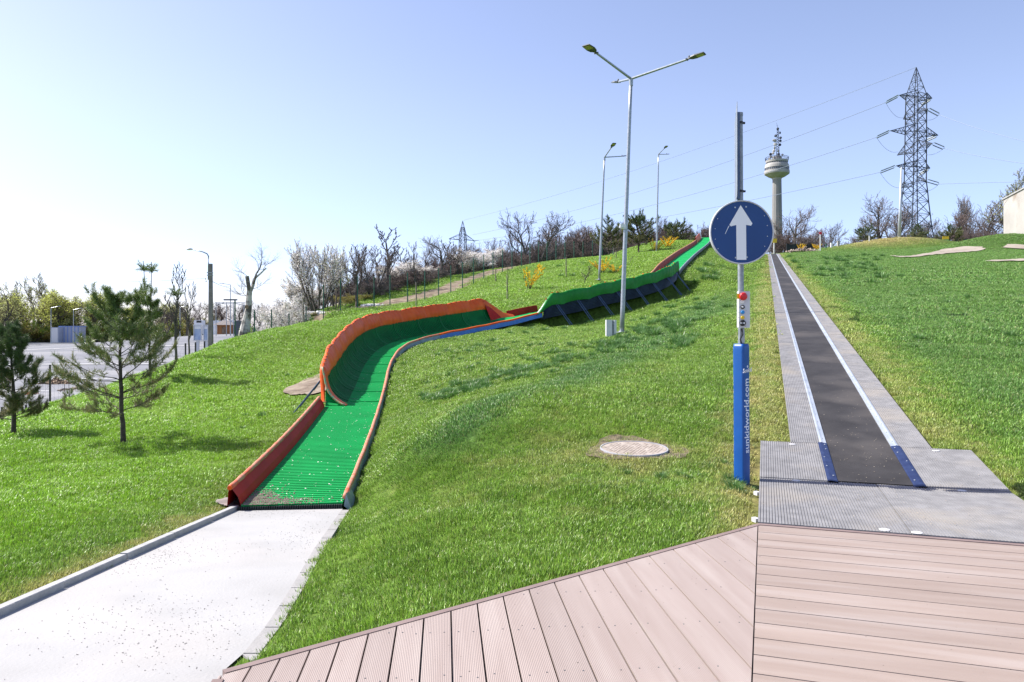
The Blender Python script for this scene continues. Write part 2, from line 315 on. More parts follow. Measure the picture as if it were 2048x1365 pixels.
def catmull(Pt,ds):
    Pt=np.vstack([2*Pt[0]-Pt[1],Pt,2*Pt[-1]-Pt[-2]]); out=[]
    for i in range(1,len(Pt)-2):
        p0,p1,p2,p3=Pt[i-1:i+3]
        # centripetal parametrisation
        t0=0; t1=t0+np.linalg.norm(p1-p0)**.5; t2=t1+np.linalg.norm(p2-p1)**.5; t3=t2+np.linalg.norm(p3-p2)**.5
        t=np.linspace(t1,t2,40,endpoint=False)[:,None]
        A1=(t1-t)/(t1-t0)*p0+(t-t0)/(t1-t0)*p1; A2=(t2-t)/(t2-t1)*p1+(t-t1)/(t2-t1)*p2; A3=(t3-t)/(t3-t2)*p2+(t-t2)/(t3-t2)*p3
        B1=(t2-t)/(t2-t0)*A1+(t-t0)/(t2-t0)*A2; B2=(t3-t)/(t3-t1)*A2+(t-t1)/(t3-t1)*A3
        out.append((t2-t)/(t2-t1)*B1+(t-t1)/(t2-t1)*B2)
    C=np.vstack(out+[Pt[-2][None]]); s=np.r_[0,np.cumsum(np.linalg.norm(np.diff(C,axis=0),axis=1))]
    ss=np.arange(0,s[-1],ds); C=np.stack([np.interp(ss,s,C[:,k]) for k in range(3)],1)
    w=int(1.2/ds)|1; k=np.hanning(w+2)[1:-1]; k/=k.sum()
    for _ in range(2):
        Cp=np.vstack([2*C[0]-C[w//2:0:-1],C,2*C[-1]-C[-2:-w//2-1:-1]])
        C=np.stack([np.convolve(Cp[:,j],k,'valid')[:len(ss)] for j in range(3)],1)
    return ss,C
SS,SC=catmull(SP,.05)
ST=np.gradient(SC,axis=0); ST[:,2]=0; ST/=np.linalg.norm(ST,axis=1,keepdims=True); SN=np.stack([-ST[:,1],ST[:,0],0*ST[:,0]],1)
def s_at(px):   # arc length of a listed control point index
    d=np.linalg.norm(SC-SP[px],axis=1); return SS[d.argmin()]
SA=s_at(4)-.6; SB=s_at(13)+.3; SCu=s_at(15)+.1; SDn=s_at(22)+.3; SW=1.32
def path_z(Y): return -.035-.076*Y
PR=np.array([[-1.15,-6],[-1.15,4.05],[-1.5,4.2],[-1.66,4.34],[-1.64,4.76],[-1.78,5.98],[-2.0,7.6],[-2.27,10.02]])

# ------------------------------------------------------------------ terrain
cp=[]
def C(*a): cp.append(P(*a))
def W(x,y,z): cp.append(np.array([x,y,z],float))
for t in (0,8,20,35,50,65,80,95,106):
    for u in (-.9,1.1,3.0): W(*cw(t,u,-.06))
    if t>0: W(*cw(t,16,-.15))
for t in (20,50,80): W(*cw(t,38,-.6))
C(1243,670,26.4);C(1200,740,17);C(1290,680,23);C(1420,590,40);C(1000,800,12);C(850,900,10.5);C(1268,897,9.3)
C(1100,690,24);C(950,740,21);C(1210,560,55);C(1000,690,26)
W(-1.4,3.7,-.12);W(0,4.75,-.06);W(1.9,6.25,-.05);W(.6,7.2,-.03);W(-.6,7,-.12)
for y in (4.3,6,8,10): W(np.interp(y,PR[:,1],PR[:,0])+.05,y,path_z(y)); W(-3.7,y,path_z(y)+.05)
C(0,1000,10);C(247,885,16);C(28,868,17.5);C(0,840,21);C(140,797,24);C(240,765,27)
C(350,725,30);C(420,702,34);C(560,668,38);C(690,640,42);C(800,618,48);C(900,592,54);C(1000,553,64);C(1112,522,73);C(1164,519,77);C(1234,512,83);C(1258,503,85);C(1295,487,90);C(1375,485,95)
C(550,780,24);C(600,720,29);C(1060,578,50);C(1230,562,54);C(1310,505,78)
for i in range(0,len(SC),90):
    if SS[i]<SB+1 : W(*(SC[i]+SN[i]*.7-[0,0,.12]))
    elif SS[i]<SDn: W(*(SC[i]+SN[i]*.7-[0,0,.45]))
    else: W(*(SC[i]+SN[i]*.7-[0,0,.15]))
    if SCu<SS[i]<SDn: W(*(SC[i]-SN[i]*1.5-[0,0,.85]))
C(720,613,54);C(720,590,61);C(850,583,59);C(850,560,67);C(600,644,47);C(600,628,53);C(960,547,75)
W(-22,80,-1.5);W(-13,100,1);W(2,112,5);W(14,122,9);W(-22,52,-2.5);C(640,624,53);C(780,580,64)
for a in ((0,840,21),(140,797,24),(240,765,27),(350,725,30),(420,702,34),(500,684,36)):
    p=P(*a); W(p[0]*1.12-1.5,p[1]+7,-3.2); W(p[0]*1.3-3,p[1]+15,-5.0)
W(-35,10,-3);W(-60,0,-5);W(-45,35,-5.2);W(-60,60,-5.2);W(-40,90,-5.2);W(-30,120,-4.4);W(-150,60,-5.2);W(-150,200,-5.2);W(-30,200,-5.2);W(0,200,-4)
C(1640,502,119);C(1760,499,119);C(1900,496,121);C(2048,500,116);W(45,160,15);W(80,170,15);W(120,150,15);W(90,60,8);W(120,30,5)
W(30,-10,-.4);W(0,-10,-.3);W(-3,-8,.4);W(-10,-10,-.5);W(0,-40,-1);W(60,-30,0);W(-60,-40,-4)
W(400,400,10);W(-400,400,-5.2);W(400,-200,0);W(-400,-200,-5.2);W(200,700,5);W(-100,700,-5.2)
CP=np.array(cp)
def _k(d): return np.sqrt(d*d+1.0)   # multiquadric: smooth, no far overshoot
def _fit():
    X=CP[:,:2]; K=_k(np.linalg.norm(X[:,None]-X[None],axis=2)); n=len(X)
    A=np.zeros((n+1,n+1)); A[:n,:n]=K-np.eye(n)*.10; A[:n,n]=1; A[n,:n]=1
    return np.linalg.solve(A,np.r_[CP[:,2],0])
WT=_fit()
def sm(x,a,b): t=np.clip((x-a)/(b-a),0,1); return t*t*(3-2*t)
SCs=SC[::8]; SSs=SS[::8]; SNs=SN[::8]; STs=ST[::8]
def slide_uv(x,y):
    dx=x[:,None]-SCs[None,:,0]; dy=y[:,None]-SCs[None,:,1]; d=dx*dx+dy*dy; i=d.argmin(1); r=np.arange(len(x))
    al=dx[r,i]*STs[i,0]+dy[r,i]*STs[i,1]
    return SSs[i]+al, dx[r,i]*SNs[i,0]+dy[r,i]*SNs[i,1], np.interp(SSs[i]+al,SSs,SCs[:,2])
mounds=[(P(1815,484,112)[:2],1.75,9,4.5,1),(P(1700,492,116)[:2],.35,8,3,0),(P(1985,500,100)[:2],1.3,6.5,4,0),(P(2070,500,96)[:2],1.3,7,4,0)]
def ground(x,y):
    x=np.asarray(x,float).ravel(); y=np.asarray(y,float).ravel(); z=np.empty(len(x))
    for a in range(0,len(x),20000):
        sl=slice(a,a+20000); z[sl]=_k(np.hypot(x[sl,None]-CP[None,:,0],y[sl,None]-CP[None,:,1]))@WT[:-1]+WT[-1]
    low=-4+1.5*sm(y,60,220)+3.3*sm(y,75,190)*sm(x,-125,-62)*(1-sm(y,260,400)); z=np.maximum(z,low)
    for c,h,sx,sy,_ in mounds: z=z+h*np.exp(-((x-c[0])/sx)**2-((y-c[1])/sy)**2)
    b=sm(z-low,.1,1.0)*np.clip(y/6,0,1)*np.clip(1-y/160,.2,1)
    z=z+b*(.05*np.sin(x*1.3+2*np.sin(y*.7))*np.sin(y*1.1+1.5*np.sin(x*.6))+.025*np.sin(x*3.7+y*1.9)*np.sin(y*3.1-x*1.2+1)+.012*np.sin(7*x+3*np.sin(2*y))*np.sin(6.3*y+2*x))
    # level ground round the manhole
    dm=np.hypot(x-1.513,y-9.3); w=1-sm(dm,.45,1.1); z=z*(1-w)+w*(.10+(y-9.3)*.06)
    # conveyor
    rx=x-O[0]; ry=y-O[1]; t=rx*D[0]+ry*D[1]; u=rx*Rv[0]+ry*Rv[1]
    du=np.maximum(np.abs(u-1.14)-np.where(t<3.6,1.25,.86),0); w=(1-sm(du,0,1.3))*sm(t,-1.5,-.2)*(1-sm(t,TE+2,TE+6))
    z=z*(1-w)+w*(conv_z(np.clip(t,0,TE+3))-.07+.05*sm(du,0,.1))
    # path
    e=np.interp(y,PR[:,1],PR[:,0]); dl=np.maximum(np.maximum(x-e,-3.63-x),0); dd=np.maximum(y-10.1,0)
    w=(1-sm(dl,0,.9))*(1-sm(dd,0,.8))*sm(y,-12,-8); z=z*(1-w)+w*(path_z(y)-.03+.03*sm(dl,.02,.1))
    # deck
    el=(x-O[0])*(-.6184)+(y-O[1])*.7859   # signed distance left deck edge
    ind=np.where(u<0,np.maximum(el,0),np.maximum(t,0)); ind=np.where((u<0),np.maximum(el,0),ind)
    w=1-sm(ind,-.0,.35); w=w*(1-sm(-x-1.3,0,.3))
    zz=np.minimum(z,-.1); z=np.where((ind<=0.001)&(x>-1.6),zz,z*(1-w)+w*np.minimum(z,-.04))
    # slide
    m=(x>-9)&(x<30)&(y>8)&(y<98); 
    if m.any():
        s,v,sz=slide_uv(x[m],y[m]); zz=z[m]
        wl=np.where((s>SA)&(s<SB+1),1.9,1.45); wr=np.where((s>SCu)&(s<SDn),1.1,.12)
        inside=(v>-wr)&(v<wl)&(s>-.2)
        drop=np.where((s>SCu)&(s<SDn)&(v<0.2),.85,.10)
        dist=np.maximum(np.maximum(-wr-v,v-wl),0); w=1-sm(dist,0,.9)
        tgt=sz-drop; new=np.where(inside,np.minimum(zz,tgt),zz*(1-w)+w*np.minimum(zz,tgt+.12+dist*.3))
        # fill under where the land would lie far below the track
        low=(s>0)&(dist<1.5); new=np.where(low,np.maximum(new,tgt-.25-dist*.4),new)
        z[m]=new
    return z
def gz(x,y): return float(ground([x],[y])[0])
def hit(px,py,y0=3.0,y1=400.0):
    Y=np.r_[np.arange(y0,60,.1),np.arange(60,y1,.5)]; x=(px-1024)/F*Y; z=CH-(py-HZ)/F*Y; g=ground(x,Y); i=np.nonzero(z<=g)[0]
    if len(i)==0: return None
    return np.array([x[i[0]],Y[i[0]],g[i[0]]])
def on(px,Y): x=(px-1024)/F*Y; return np.array([x,Y,gz(x,Y)])

def axis(parts):
    o=[]
    for a,b,s in parts: o.append(np.arange(a,b,s))
    o.append([parts[-1][1]]); return np.unique(np.round(np.concatenate(o),4))
gx=axis([(-900,-200,60),(-200,-60,8),(-60,-20,1.5),(-20,14,.22),(14,40,.6),(40,110,1.6),(110,260,12),(260,900,60)])
gy=axis([(-300,-20,30),(-20,2,1.5),(2,32,.22),(32,60,.4),(60,125,1.0),(125,240,6),(240,1800,80)])
GX,GY=np.meshgrid(gx,gy); gZ=ground(GX,GY).reshape(GX.shape)
fence_px=[(470,690,35),(509,682,37.5),(543,673,39),(578,664,41),(612,657,43.5),(647,649.5,46),(681,643.5,47),(715,638,48),(748,632,49),(780,627,50),(815,617,51.5),(849.5,606,53),(877,597,55),(901.6,590,56.5),(925,583,58),(947,576,60),(967.5,561,63),(986,553,65),(1005,552,66),(1024,545,68),(1043,540,69.5),(1060,536,71),(1077,531,72),(1094,527,73.5),(1112,523,75),(1130,521,76.5),(1148,519,78),(1166,518,79.5),(1185,516,81),(1205,514,82.5),(1226,511,84)]
FL=np.array([on(a,c) for a,b,c in fence_px])
def masks(x,y,z):
    x=x.ravel();y=y.ravel()
    rx=x-O[0]; ry=y-O[1]; t=rx*D[0]+ry*D[1]; u=rx*Rv[0]+ry*Rv[1]
    du=np.abs(u-1.14)-.8; dry=np.where((t>-1)&(t<TE+5),.40*(1-sm(np.abs(du-.2),.25,.75)),0)*np.where(u<1,1,.75)
    dry+=.12*np.exp(-((x-1.5)/2.2)**2-((y-8)/2)**2)
    dl=-3.75-x; dry+=np.where((y<10.3)&(dl>-.1),.45*(1-sm(dl,.08,.4)),0)
    dry+=.40*np.exp(-((x-1.5)/.75)**2-((y-9.3)/.6)**2)
    c=mounds[0][0]; dry+=.75*np.exp(-((x-c[0]+3)/8)**2-((y-c[1])/4.5)**2)
    c=mounds[2][0]; dry+=.2*np.exp(-((x-c[0])/6)**2-((y-c[1])/4)**2)
    # worn line on the bank
    a=P(1060,800,13.5)[:2]; b=P(1200,715,18.5)[:2]; ab=b-a; q=np.clip(((x-a[0])*ab[0]+(y-a[1])*ab[1])/(ab@ab),0,1)
    dd=np.hypot(x-a[0]-q*ab[0],y-a[1]-q*ab[1]); dry+=.35*(1-sm(dd,.03,.25))
    dry+=.11*np.exp(-((x-.5)/4)**2)*sm(y,6,9)*(1-sm(y,26,40))*(u<0)
    lush=.55*sm(u,2.4,3.6)*sm(t,0,4)
    RL=np.array([P(800,960,9.6)[:2],P(850,880,11)[:2],P(1060,770,15)[:2],P(1290,680,23)[:2],P(1430,600,40)[:2]]); xl=np.interp(y,RL[:,1],RL[:,0]); db=x-xl-.5
    band=np.exp(-(db/(.35+.03*y))**2)*sm(y,9.5,11)*(1-sm(y,34,42)); lush=np.maximum(lush,.75*band); dry=dry*(1-.8*band)
    c=mounds[0][0]; lush=lush*(1-np.clip(1.3*np.exp(-((x-c[0]+2)/9)**2-((y-c[1])/5.5)**2),0,1))
    # soil: path beyond the fence
    yl=np.interp(x,FL[:,0],FL[:,1]); off=y-yl; xm=(x>-16)&(x<4)
    soil=np.where(xm,(.75*sm(off,.0,.7)*(1-sm(off,5,9))+.28*sm(off,6,9)*(1-sm(off,14,18))),0)
    soil=np.maximum(soil,.5*sm(-z.ravel(),1.9,3.2)*(y>15)); dm=np.hypot(x-1.513,y-9.3); soil=np.maximum(soil,.5*(1-sm(dm,.44,.56)))
    soil=np.maximum(soil,np.where((x<4)&(off>14)&(y>40),.5,0))
    return np.clip(dry,0,1),np.clip(lush,0,1),soil
dry,lush,soil=masks(GX,GY,gZ)
def freshf(x,y):
    e=np.interp(y,SC[:,1],SC[:,0]); return .5*sm(e-1.6-x,0,1.5)*(1-.55*sm(y,20,45))
tm=MB(); tm.grid(np.stack([GX,GY,gZ],-1)); ter=tm.build('lawn_terrain',M['lawn'],smooth=True); tag(ter,kind='structure')
for nm,v in (('dry',dry),('lush',lush),('soil',soil),('fresh',freshf(GX.ravel(),GY.ravel()))):
    a=ter.data.attributes.new(nm,'FLOAT','POINT'); a.data.foreach_set('value',v.astype(np.float32))

# ------------------------------------------------------------------ grass (stuff)
def clump(seed,size,n,l0,l1,w,lean=.55,curl=.5,radial=False):
    r=np.random.default_rng(seed); b=MB()
    if radial:
        a=r.uniform(0,2*np.pi,n); rr=size*.5*np.sqrt(r.uniform(0,1,n))*.6; x=rr*np.cos(a); y=rr*np.sin(a)
    else:
        x=r.uniform(-size/2,size/2,n); y=r.uniform(-size/2,size/2,n); a=r.uniform(0,2*np.pi,n)
    L=r.uniform(l0,l1,n); ln=r.uniform(.1,lean,n)*L
    dx=np.cos(a);dy=np.sin(a); fa=a+r.uniform(-.6,.6,n)+np.pi/2; wx=np.cos(fa)*w/2; wy=np.sin(fa)*w/2
    z0=np.full(n,-.015)
    p=[]
    for k,(f,ww) in enumerate(((0,1),(.55,.85),(1,0))):
        ox=x+dx*ln*(f**1.8); oy=y+dy*ln*(f**1.8); oz=z0+L*(f-curl*.35*f*f)
        if ww>0: p+= [np.stack([ox-wx*ww,oy-wy*ww,oz],1),np.stack([ox+wx*ww,oy+wy*ww,oz],1)]
        else: p+=[np.stack([ox,oy,oz],1)]
    V=np.stack(p,1).reshape(-1,3); base=np.arange(n)*5
    q=np.stack([base,base+1,base+3,base+2],1); t=np.stack([base+2,base+3,base+4],1)
    b.add(V,[q,t],np.repeat(r.uniform(0,1,n),5)); return b
gcol=bpy.data.collections.new('grass_blades')
def addc(b,mt=None):
    o=bpy.data.objects.new('grass_clump_%02d'%len(gcol.objects),b.mesh('grass_clump',mt or M['blade'])); gcol.objects.link(o)
for k in range(4): addc(clump(k,.46,620,.03,.075,.0055))              # 0-3 lawn
for k in range(2): addc(clump(40+k,.34,110,.08,.22,.009,lean=1.0,radial=True),M['tuft'])   # 4-5 tufts
for k in range(2): addc(clump(80+k,.15,95,.03,.075,.0055))   # 6-7 small clumps for edges
pts=[]
def gsample(d0,d1,sp,sc,sz):
    # annulus wedge
    ys=np.arange(2.6,d1,sp); out=[]
    for y in ys:
        hw=.72*y+3.5; xs=np.arange(-hw,hw,sp); xs=xs+rng.uniform(-.5,.5,len(xs))*sp; out.append(np.stack([xs,y+rng.uniform(-.5,.5,len(xs))*sp],1))
    q=np.concatenate(out); d=np.hypot(q[:,0],q[:,1]); q=q[(d>=d0)&(d<d1)]
    z=ground(q[:,0],q[:,1]); n=len(q)
    s=sc*rng.uniform(.85,1.15,n); return np.c_[q,z,s,s,sz*rng.uniform(.75,1.25,n),rng.uniform(0,6.28,n),rng.integers(0,4,n)]
pts=[gsample(0,11,.25,1,1),gsample(11,20,.36,1.5,1.1),gsample(20,42,.66,2.7,1.35),gsample(42,125,1.3,5.0,2.0)]
A=np.concatenate(pts)
def keep(A):
    x,y,z=A[:,0],A[:,1],A[:,2]; rad=.25*np.minimum(A[:,3],5)
    rx=x-O[0]; ry=y-O[1]; t=rx*D[0]+ry*D[1]; u=rx*Rv[0]+ry*Rv[1]
    ok=~((np.abs(u-1.14)<.80+rad*.85)&(t<TE+2))
    ok&=~((np.abs(u-1.14)<1.18+rad*.9)&(t<3.5+rad*.8))
    el=rx*(-.6184)+ry*.7859
    ok&=~((u<0)&(el<rad*.85)&(x>-1.9))
    ok&=~((u>=0)&(t<.2))
    e=np.interp(y,PR[:,1],PR[:,0]); ok&=~((x<e+.05+rad*.7)&(x>-3.63-.075-rad*.7)&(y<10.5))
    m=(x>-9)&(x<30)&(y>8)&(y<98)
    s,v,_=slide_uv(x[m],y[m]); wl=np.where((s>SA)&(s<SB+1),2.0,1.5); wr=np.where((s>SCu)&(s<SDn),.9,.10)
    bad=(v>-wr-rad[m]*.8)&(v<wl+rad[m]*.8)&(s>-.6)&(s<SS[-1]+1); ok[np.nonzero(m)[0][bad]]=False
    mh=G(1268,897,.13); ok&=np.hypot(x-mh[0],y-mh[1])>.37+rad*.8
    sp=P(625,770,23.5); ok&=np.hypot((x-sp[0])/.9,(y-sp[1])/1.6)>1
    _,_,soil=masks(x,y,z); ok&=(soil<.3); ok&=(z>-3.6)
    bb=np.nonzero(y>80)[0]
    return ok
A=A[keep(A)]
def fringe(d0,d1,sp,sc,big):
    B=gsample(d0,d1,sp,sc,sc**.5); B[:,7]=rng.integers(6,8,len(B)); Bs=B.copy(); Bs[:,3]=.3*sc; k1=keep(Bs); Bs[:,3]=big*1.35; k2=keep(Bs); return B[k1&~k2]
A=np.concatenate([A,fringe(0,11,.085,1,1.0),fringe(11,20,.13,1.5,1.5),fringe(20,42,.24,2.6,2.7),fringe(42,112,.5,4.5,5)])
# tufts
T=[]
def tuft_line(px0,py0,px1,py1,n,j,sc):
    for k in range(n):
        f=random.random(); px=px0+(px1-px0)*f+random.gauss(0,j); py=py0+(py1-py0)*f+random.gauss(0,j*.75); px+=random.gauss(0,j*1.4)
        h=hit(px,py)
        if h is not None: s=sc*random.uniform(.6,1.3); T.append([h[0],h[1],h[2],s,s,s*random.uniform(.7,1.1),random.uniform(0,6.28),random.randint(4,5)])
tuft_line(850,800,975,765,60,7,.95); tuft_line(985,755,1080,735,46,8,.95); tuft_line(1060,700,1180,700,16,12,.9); tuft_line(900,700,1000,692,14,10,.9)
tuft_line(1200,700,1300,660,55,8,1.15); tuft_line(1290,665,1430,600,60,12,1.5); tuft_line(1350,690,1410,680,16,8,1.3); tuft_line(1330,650,1400,645,12,8,1.4)
tuft_line(1100,740,1190,700,30,10,.9); tuft_line(1250,600,1345,570,24,8,1.5); tuft_line(1400,560,1440,530,10,8,2.2)
tuft_line(1000,672,1180,640,16,14,1.2); tuft_line(1440,965,1530,985,14,10,.55); tuft_line(800,760,1100,700,22,22,.8)
tuft_line(560,740,460,860,8,20,.7); tuft_line(1000,540,1240,540,14,18,1.8); tuft_line(1580,530,1760,540,46,16,2.3); tuft_line(1640,520,1720,518,18,6,2.6); tuft_line(1760,560,2040,640,22,46,1.0)
tuft_line(1560,900,1100,1000,14,30,.45)
Ta=np.array(T); Ta=Ta[keep(Ta*np.array([1,1,1,.3,1,1,1,1]))]
A=np.concatenate([A,Ta])
dr,lu,_=masks(A[:,0],A[:,1],A[:,2])
gm=bpy.data.meshes.new('grass_points'); gm.vertices.add(len(A)); gm.vertices.foreach_set('co',A[:,:3].astype(np.float32).ravel())
def fa(n,v,t='FLOAT'):
    a=gm.attributes.new(n,t,'POINT'); a.data.foreach_set('vector' if t=='FLOAT_VECTOR' else 'value',v.ravel())
fa('scl',np.ascontiguousarray(A[:,3:6]).astype(np.float32),'FLOAT_VECTOR')
ee=.25*np.maximum(A[:,3],1)
gxx=(ground(A[:,0]+ee,A[:,1])-ground(A[:,0]-ee,A[:,1]))/(2*ee); gyy=(ground(A[:,0],A[:,1]+ee)-ground(A[:,0],A[:,1]-ee))/(2*ee)
nr=np.stack([-gxx,-gyy,np.ones(len(A))],1); nr/=np.linalg.norm(nr,axis=1,keepdims=True)
xr=np.stack([np.cos(A[:,6]),np.sin(A[:,6]),0*A[:,6]],1); xr-=nr*(xr*nr).sum(1,keepdims=True); xr/=np.linalg.norm(xr,axis=1,keepdims=True); yr=np.cross(nr,xr)
rot=np.stack([np.arctan2(yr[:,2],nr[:,2]),-np.arcsin(np.clip(xr[:,2],-1,1)),np.arctan2(xr[:,1],xr[:,0])],1).astype(np.float32); fa('rot',rot,'FLOAT_VECTOR')
fa('idx',A[:,7].astype(np.int32),'INT'); fa('dry',dr.astype(np.float32)); fa('lush',lu.astype(np.float32)); fa('fresh',freshf(A[:,0],A[:,1]).astype(np.float32))
go=bpy.data.objects.new('grass',gm); COL.objects.link(go); tag(go,'short green lawn grass with darker tufts covering the slope','grass',kind='stuff')
ng=bpy.data.node_groups.new('grass_scatter','GeometryNodeTree')
ng.interface.new_socket('Geometry',in_out='INPUT',socket_type='NodeSocketGeometry'); ng.interface.new_socket('Geometry',in_out='OUTPUT',socket_type='NodeSocketGeometry')
gi=ng.nodes.new('NodeGroupInput'); gout=ng.nodes.new('NodeGroupOutput'); ip=ng.nodes.new('GeometryNodeInstanceOnPoints'); ci=ng.nodes.new('GeometryNodeCollectionInfo')
ci.inputs['Collection'].default_value=gcol; ci.inputs['Separate Children'].default_value=True; ci.inputs['Reset Children'].default_value=True
def na(n,t):
    x=ng.nodes.new('GeometryNodeInputNamedAttribute'); x.data_type=t; x.inputs[0].default_value=n; return [o for o in x.outputs if o.enabled][0]
mp=ng.nodes.new('GeometryNodeMeshToPoints'); ng.links.new(gi.outputs[0],mp.inputs[0]); ng.links.new(mp.outputs[0],ip.inputs['Points']); ng.links.new(ci.outputs[0],ip.inputs['Instance'])
ip.inputs['Pick Instance'].default_value=True
ng.links.new(na('idx','INT'),ip.inputs['Instance Index']); ng.links.new(na('rot','FLOAT_VECTOR'),ip.inputs['Rotation']); ng.links.new(na('scl','FLOAT_VECTOR'),ip.inputs['Scale'])
ng.links.new(ip.outputs[0],gout.inputs[0])
md=go.modifiers.new('scatter','NODES'); md.node_group=ng
# ------------------------------------------------------------------ deck
def clip_poly(poly,n,c):      # keep n.p<=c
    out=[]; k=len(poly)
    for i in range(k):
        a=np.array(poly[i]); b=np.array(poly[(i+1)%k]); da=a@n-c; db=b@n-c
        if da<=0: out.append(a)
        if (da<0)!=(db<0) and abs(da-db)>1e-9: out.append(a+(b-a)*da/(da-db))
    return out
def board(mb,poly,z0,z1,tint):
    if len(poly)>=3:
        ar=sum(poly[i][0]*poly[(i+1)%len(poly)][1]-poly[(i+1)%len(poly)][0]*poly[i][1] for i in range(len(poly)))
        if abs(ar)<.002: return
        if ar<0: poly=poly[::-1]
        mb.prism(poly,z0,z1,tint=tint)
deck=thing('deck',(1.0,3.0,0),None,None); tag(deck,kind='structure')
en=np.array([-.6184,.7859]); ed=np.array([.7859,.6184])
r2=random.Random(3)
mb=MB()
for k in range(46):
    t1=-.055-.215*k; t0=t1-.215+.009
    pl=[(O+D*tt+Rv*uu) for tt,uu in ((t0,.004),(t1,.004),(t1,8.5),(t0,8.5))]
    board(mb,pl,-.03,0,r2.uniform(0,1))
M['deckR']=deckmat('composite_deck_right',(.265,.205,.172),(.315,.252,.216),Rv); M['deckL']=deckmat('composite_deck_left',(.275,.218,.192),(.320,.262,.234),(-.09,1))
mb.build('decking_panel',M['deckR'],deck)
mb=MB(); bd=np.array([-.09,1.]); bd/=np.linalg.norm(bd); bn=np.array([bd[1],-bd[0]])
ex=[2002,1930,1850,1770,1690,1605,1522,1437,1350,1260,1167,1073,978,881,782,682,577,470,362,252,145,40,-70,-190,-320]
ey=[90,110,133,155,178,203,228,252,278,303,330,357,385,412,440,470,500,530,560,590,620,650,680,712,745]
E=[G(420+a/1.8286,1000+b/1.8286)[:2] for a,b in zip(ex,ey)]
DE=G(436,1355)[:2]; cs=[float(e@bn) for e in E]; cs[0]=max(cs)+.6
for c1,c0 in zip(cs[:-1],cs[1:]):
    pl=[c0*bn+.0045*bn+bd*12,(c1-.0045)*bn+bd*12,(c1-.0045)*bn-bd*9,(c0+.0045)*bn-bd*9]
    pl=clip_poly(pl,en,float(O@en)-.045); pl=clip_poly(pl,Rv,float(O@Rv)-.003)
    pl=clip_poly(pl,np.array([0,-1.]),6.0); pl=clip_poly(pl,-bn,-float(DE@bn))
    board(mb,pl,-.03,0,r2.uniform(0,1))
mb.build('decking_panel',M['deckL'],deck)
mb=MB()
for c1,c0 in zip(cs[:-1],cs[1:]):
    for f in (.25,.75):
        for k in range(-3,14):
            q=(c0*(1-f)+c1*f)*bn+bd*(.35+k*.52+.02*r2.uniform(-1,1)); 
            if q@en<float(O@en)-.08 and q@Rv<float(O@Rv)-.05 and r2.random()<.8: mb.box([q[0],q[1],.0005],(.007,.007,.002))
mb.build('screw_pattern',M['lampdark'],deck)
M['trim']=mat('deck_trim',(.18,.128,.115),(.22,.16,.145),scale=4,rough=.7)
mb=MB(); a=O-ed*0; b=O-ed*(float((O-DE)@bn)/float(ed@bn))
mb.prism([DE+bn*.035-bd*.03,DE-bn*.015-bd*.03,DE-bn*.015-bd*8,DE+bn*.035-bd*8],-.30,.006)
mb.prism([b-en*.042,a-en*.042+ed*.0,a,b],-.10,.004); mb.build('edge_trim',M['trim'],deck)
mb=MB(); mb.prism([O+D*-.05+Rv*.004,O+D*-.05+Rv*8.5,O+Rv*8.5,O+Rv*.004],-.10,.005); mb.build('edge_trim',M['trim'],deck)
mb=MB(); 
pl=[O-D*.06,O+Rv*8.4-D*.06,O+Rv*8.4-D*9.5,O-D*9.5]; mb.prism(pl,-.12,-.05)
pl=[DE+bn*.02-en*.06,O-ed*.06-en*.06,O-D*9.5-Rv*.05,DE+bn*.02-bd*7.9]; mb.prism(pl[::-1],-.12,-.05)
mb.build('substructure',M['black'],deck)
# small white specks / debris on the deck are left to the material

# ------------------------------------------------------------------ entry platform (ribbed rubber)
def ribbed(mb,t0,t1,u0,u1,z=0.0,pitch=.024,h=.006,thick=.05,nt=2,tfun=None):
    n=max(1,int((u1-u0)/pitch)); us=[u0];zs=[-thick]
    for k in range(n):
        a=u0+(u1-u0)*k/n; w=(u1-u0)/n
        us+=[a+.0*w,a+.62*w,a+.74*w,a+.92*w]; zs+=[0,0,-h,-h]
    us+=[u1,u1]; zs+=[0,-thick]; us=np.array(us)+np.r_[0,np.zeros(len(us)-1)]; zs=np.array(zs)
    ts=np.linspace(t0,t1,nt)
    V=np.stack([cw(np.full(len(us),t),us,zs+z) for t in ts]); mb.grid(V)
    # end caps
    for t in (t0,t1):
        mb.add([cw(t,u0,z-.001),cw(t,u1,z-.001),cw(t,u1,z-thick),cw(t,u0,z-thick)],[[[0,1,2,3]]])
pf=thing('entry_platform',cw(1,1.14,0),'grey ribbed rubber entry platform between the deck boards and the black belt','platform')
mb=MB(); ribbed(mb,.012,1.985,.0,1.135,.012); mb.build('rubber_panel',M['mat_grey'],pf)
mb=MB(); ribbed(mb,.012,1.985,1.143,2.33,.014); mb.build('rubber_panel',M['mat_grey'],pf)
mb=MB(); ribbed(mb,1.99,3.49,.0,.695,.02); mb.build('rubber_panel',M['mat_grey'],pf)
mb=MB(); ribbed(mb,1.99,3.49,1.575,2.33,.02); mb.build('rubber_panel',M['mat_grey'],pf)
M['capd']=mat('pale_cap',(.50,.50,.50),rough=.7)
for px,py in ((1584.7,896),(1592.5,960),(1769,1058),(1834,1064),(1872,909.6),(1924,980)):
    g=G(px,py,.02); r=g[:2]-O; t=r@D; u=r@Rv
    if t>1.9:
        for _ in range(8): g=G(px,py,float(conv_z(t))+.022); r=g[:2]-O; t=r@D; u=r@Rv
    mb=MB(); c=cw(t,u,.0175 if t<1.98 else .0235); mb.lathe([(.0,0),(.036,0),(.042,-.002),(.042,-.006)],c,20,False); mb.build('cap_disc',M['capd'],pf)
mb=MB()
mb=None
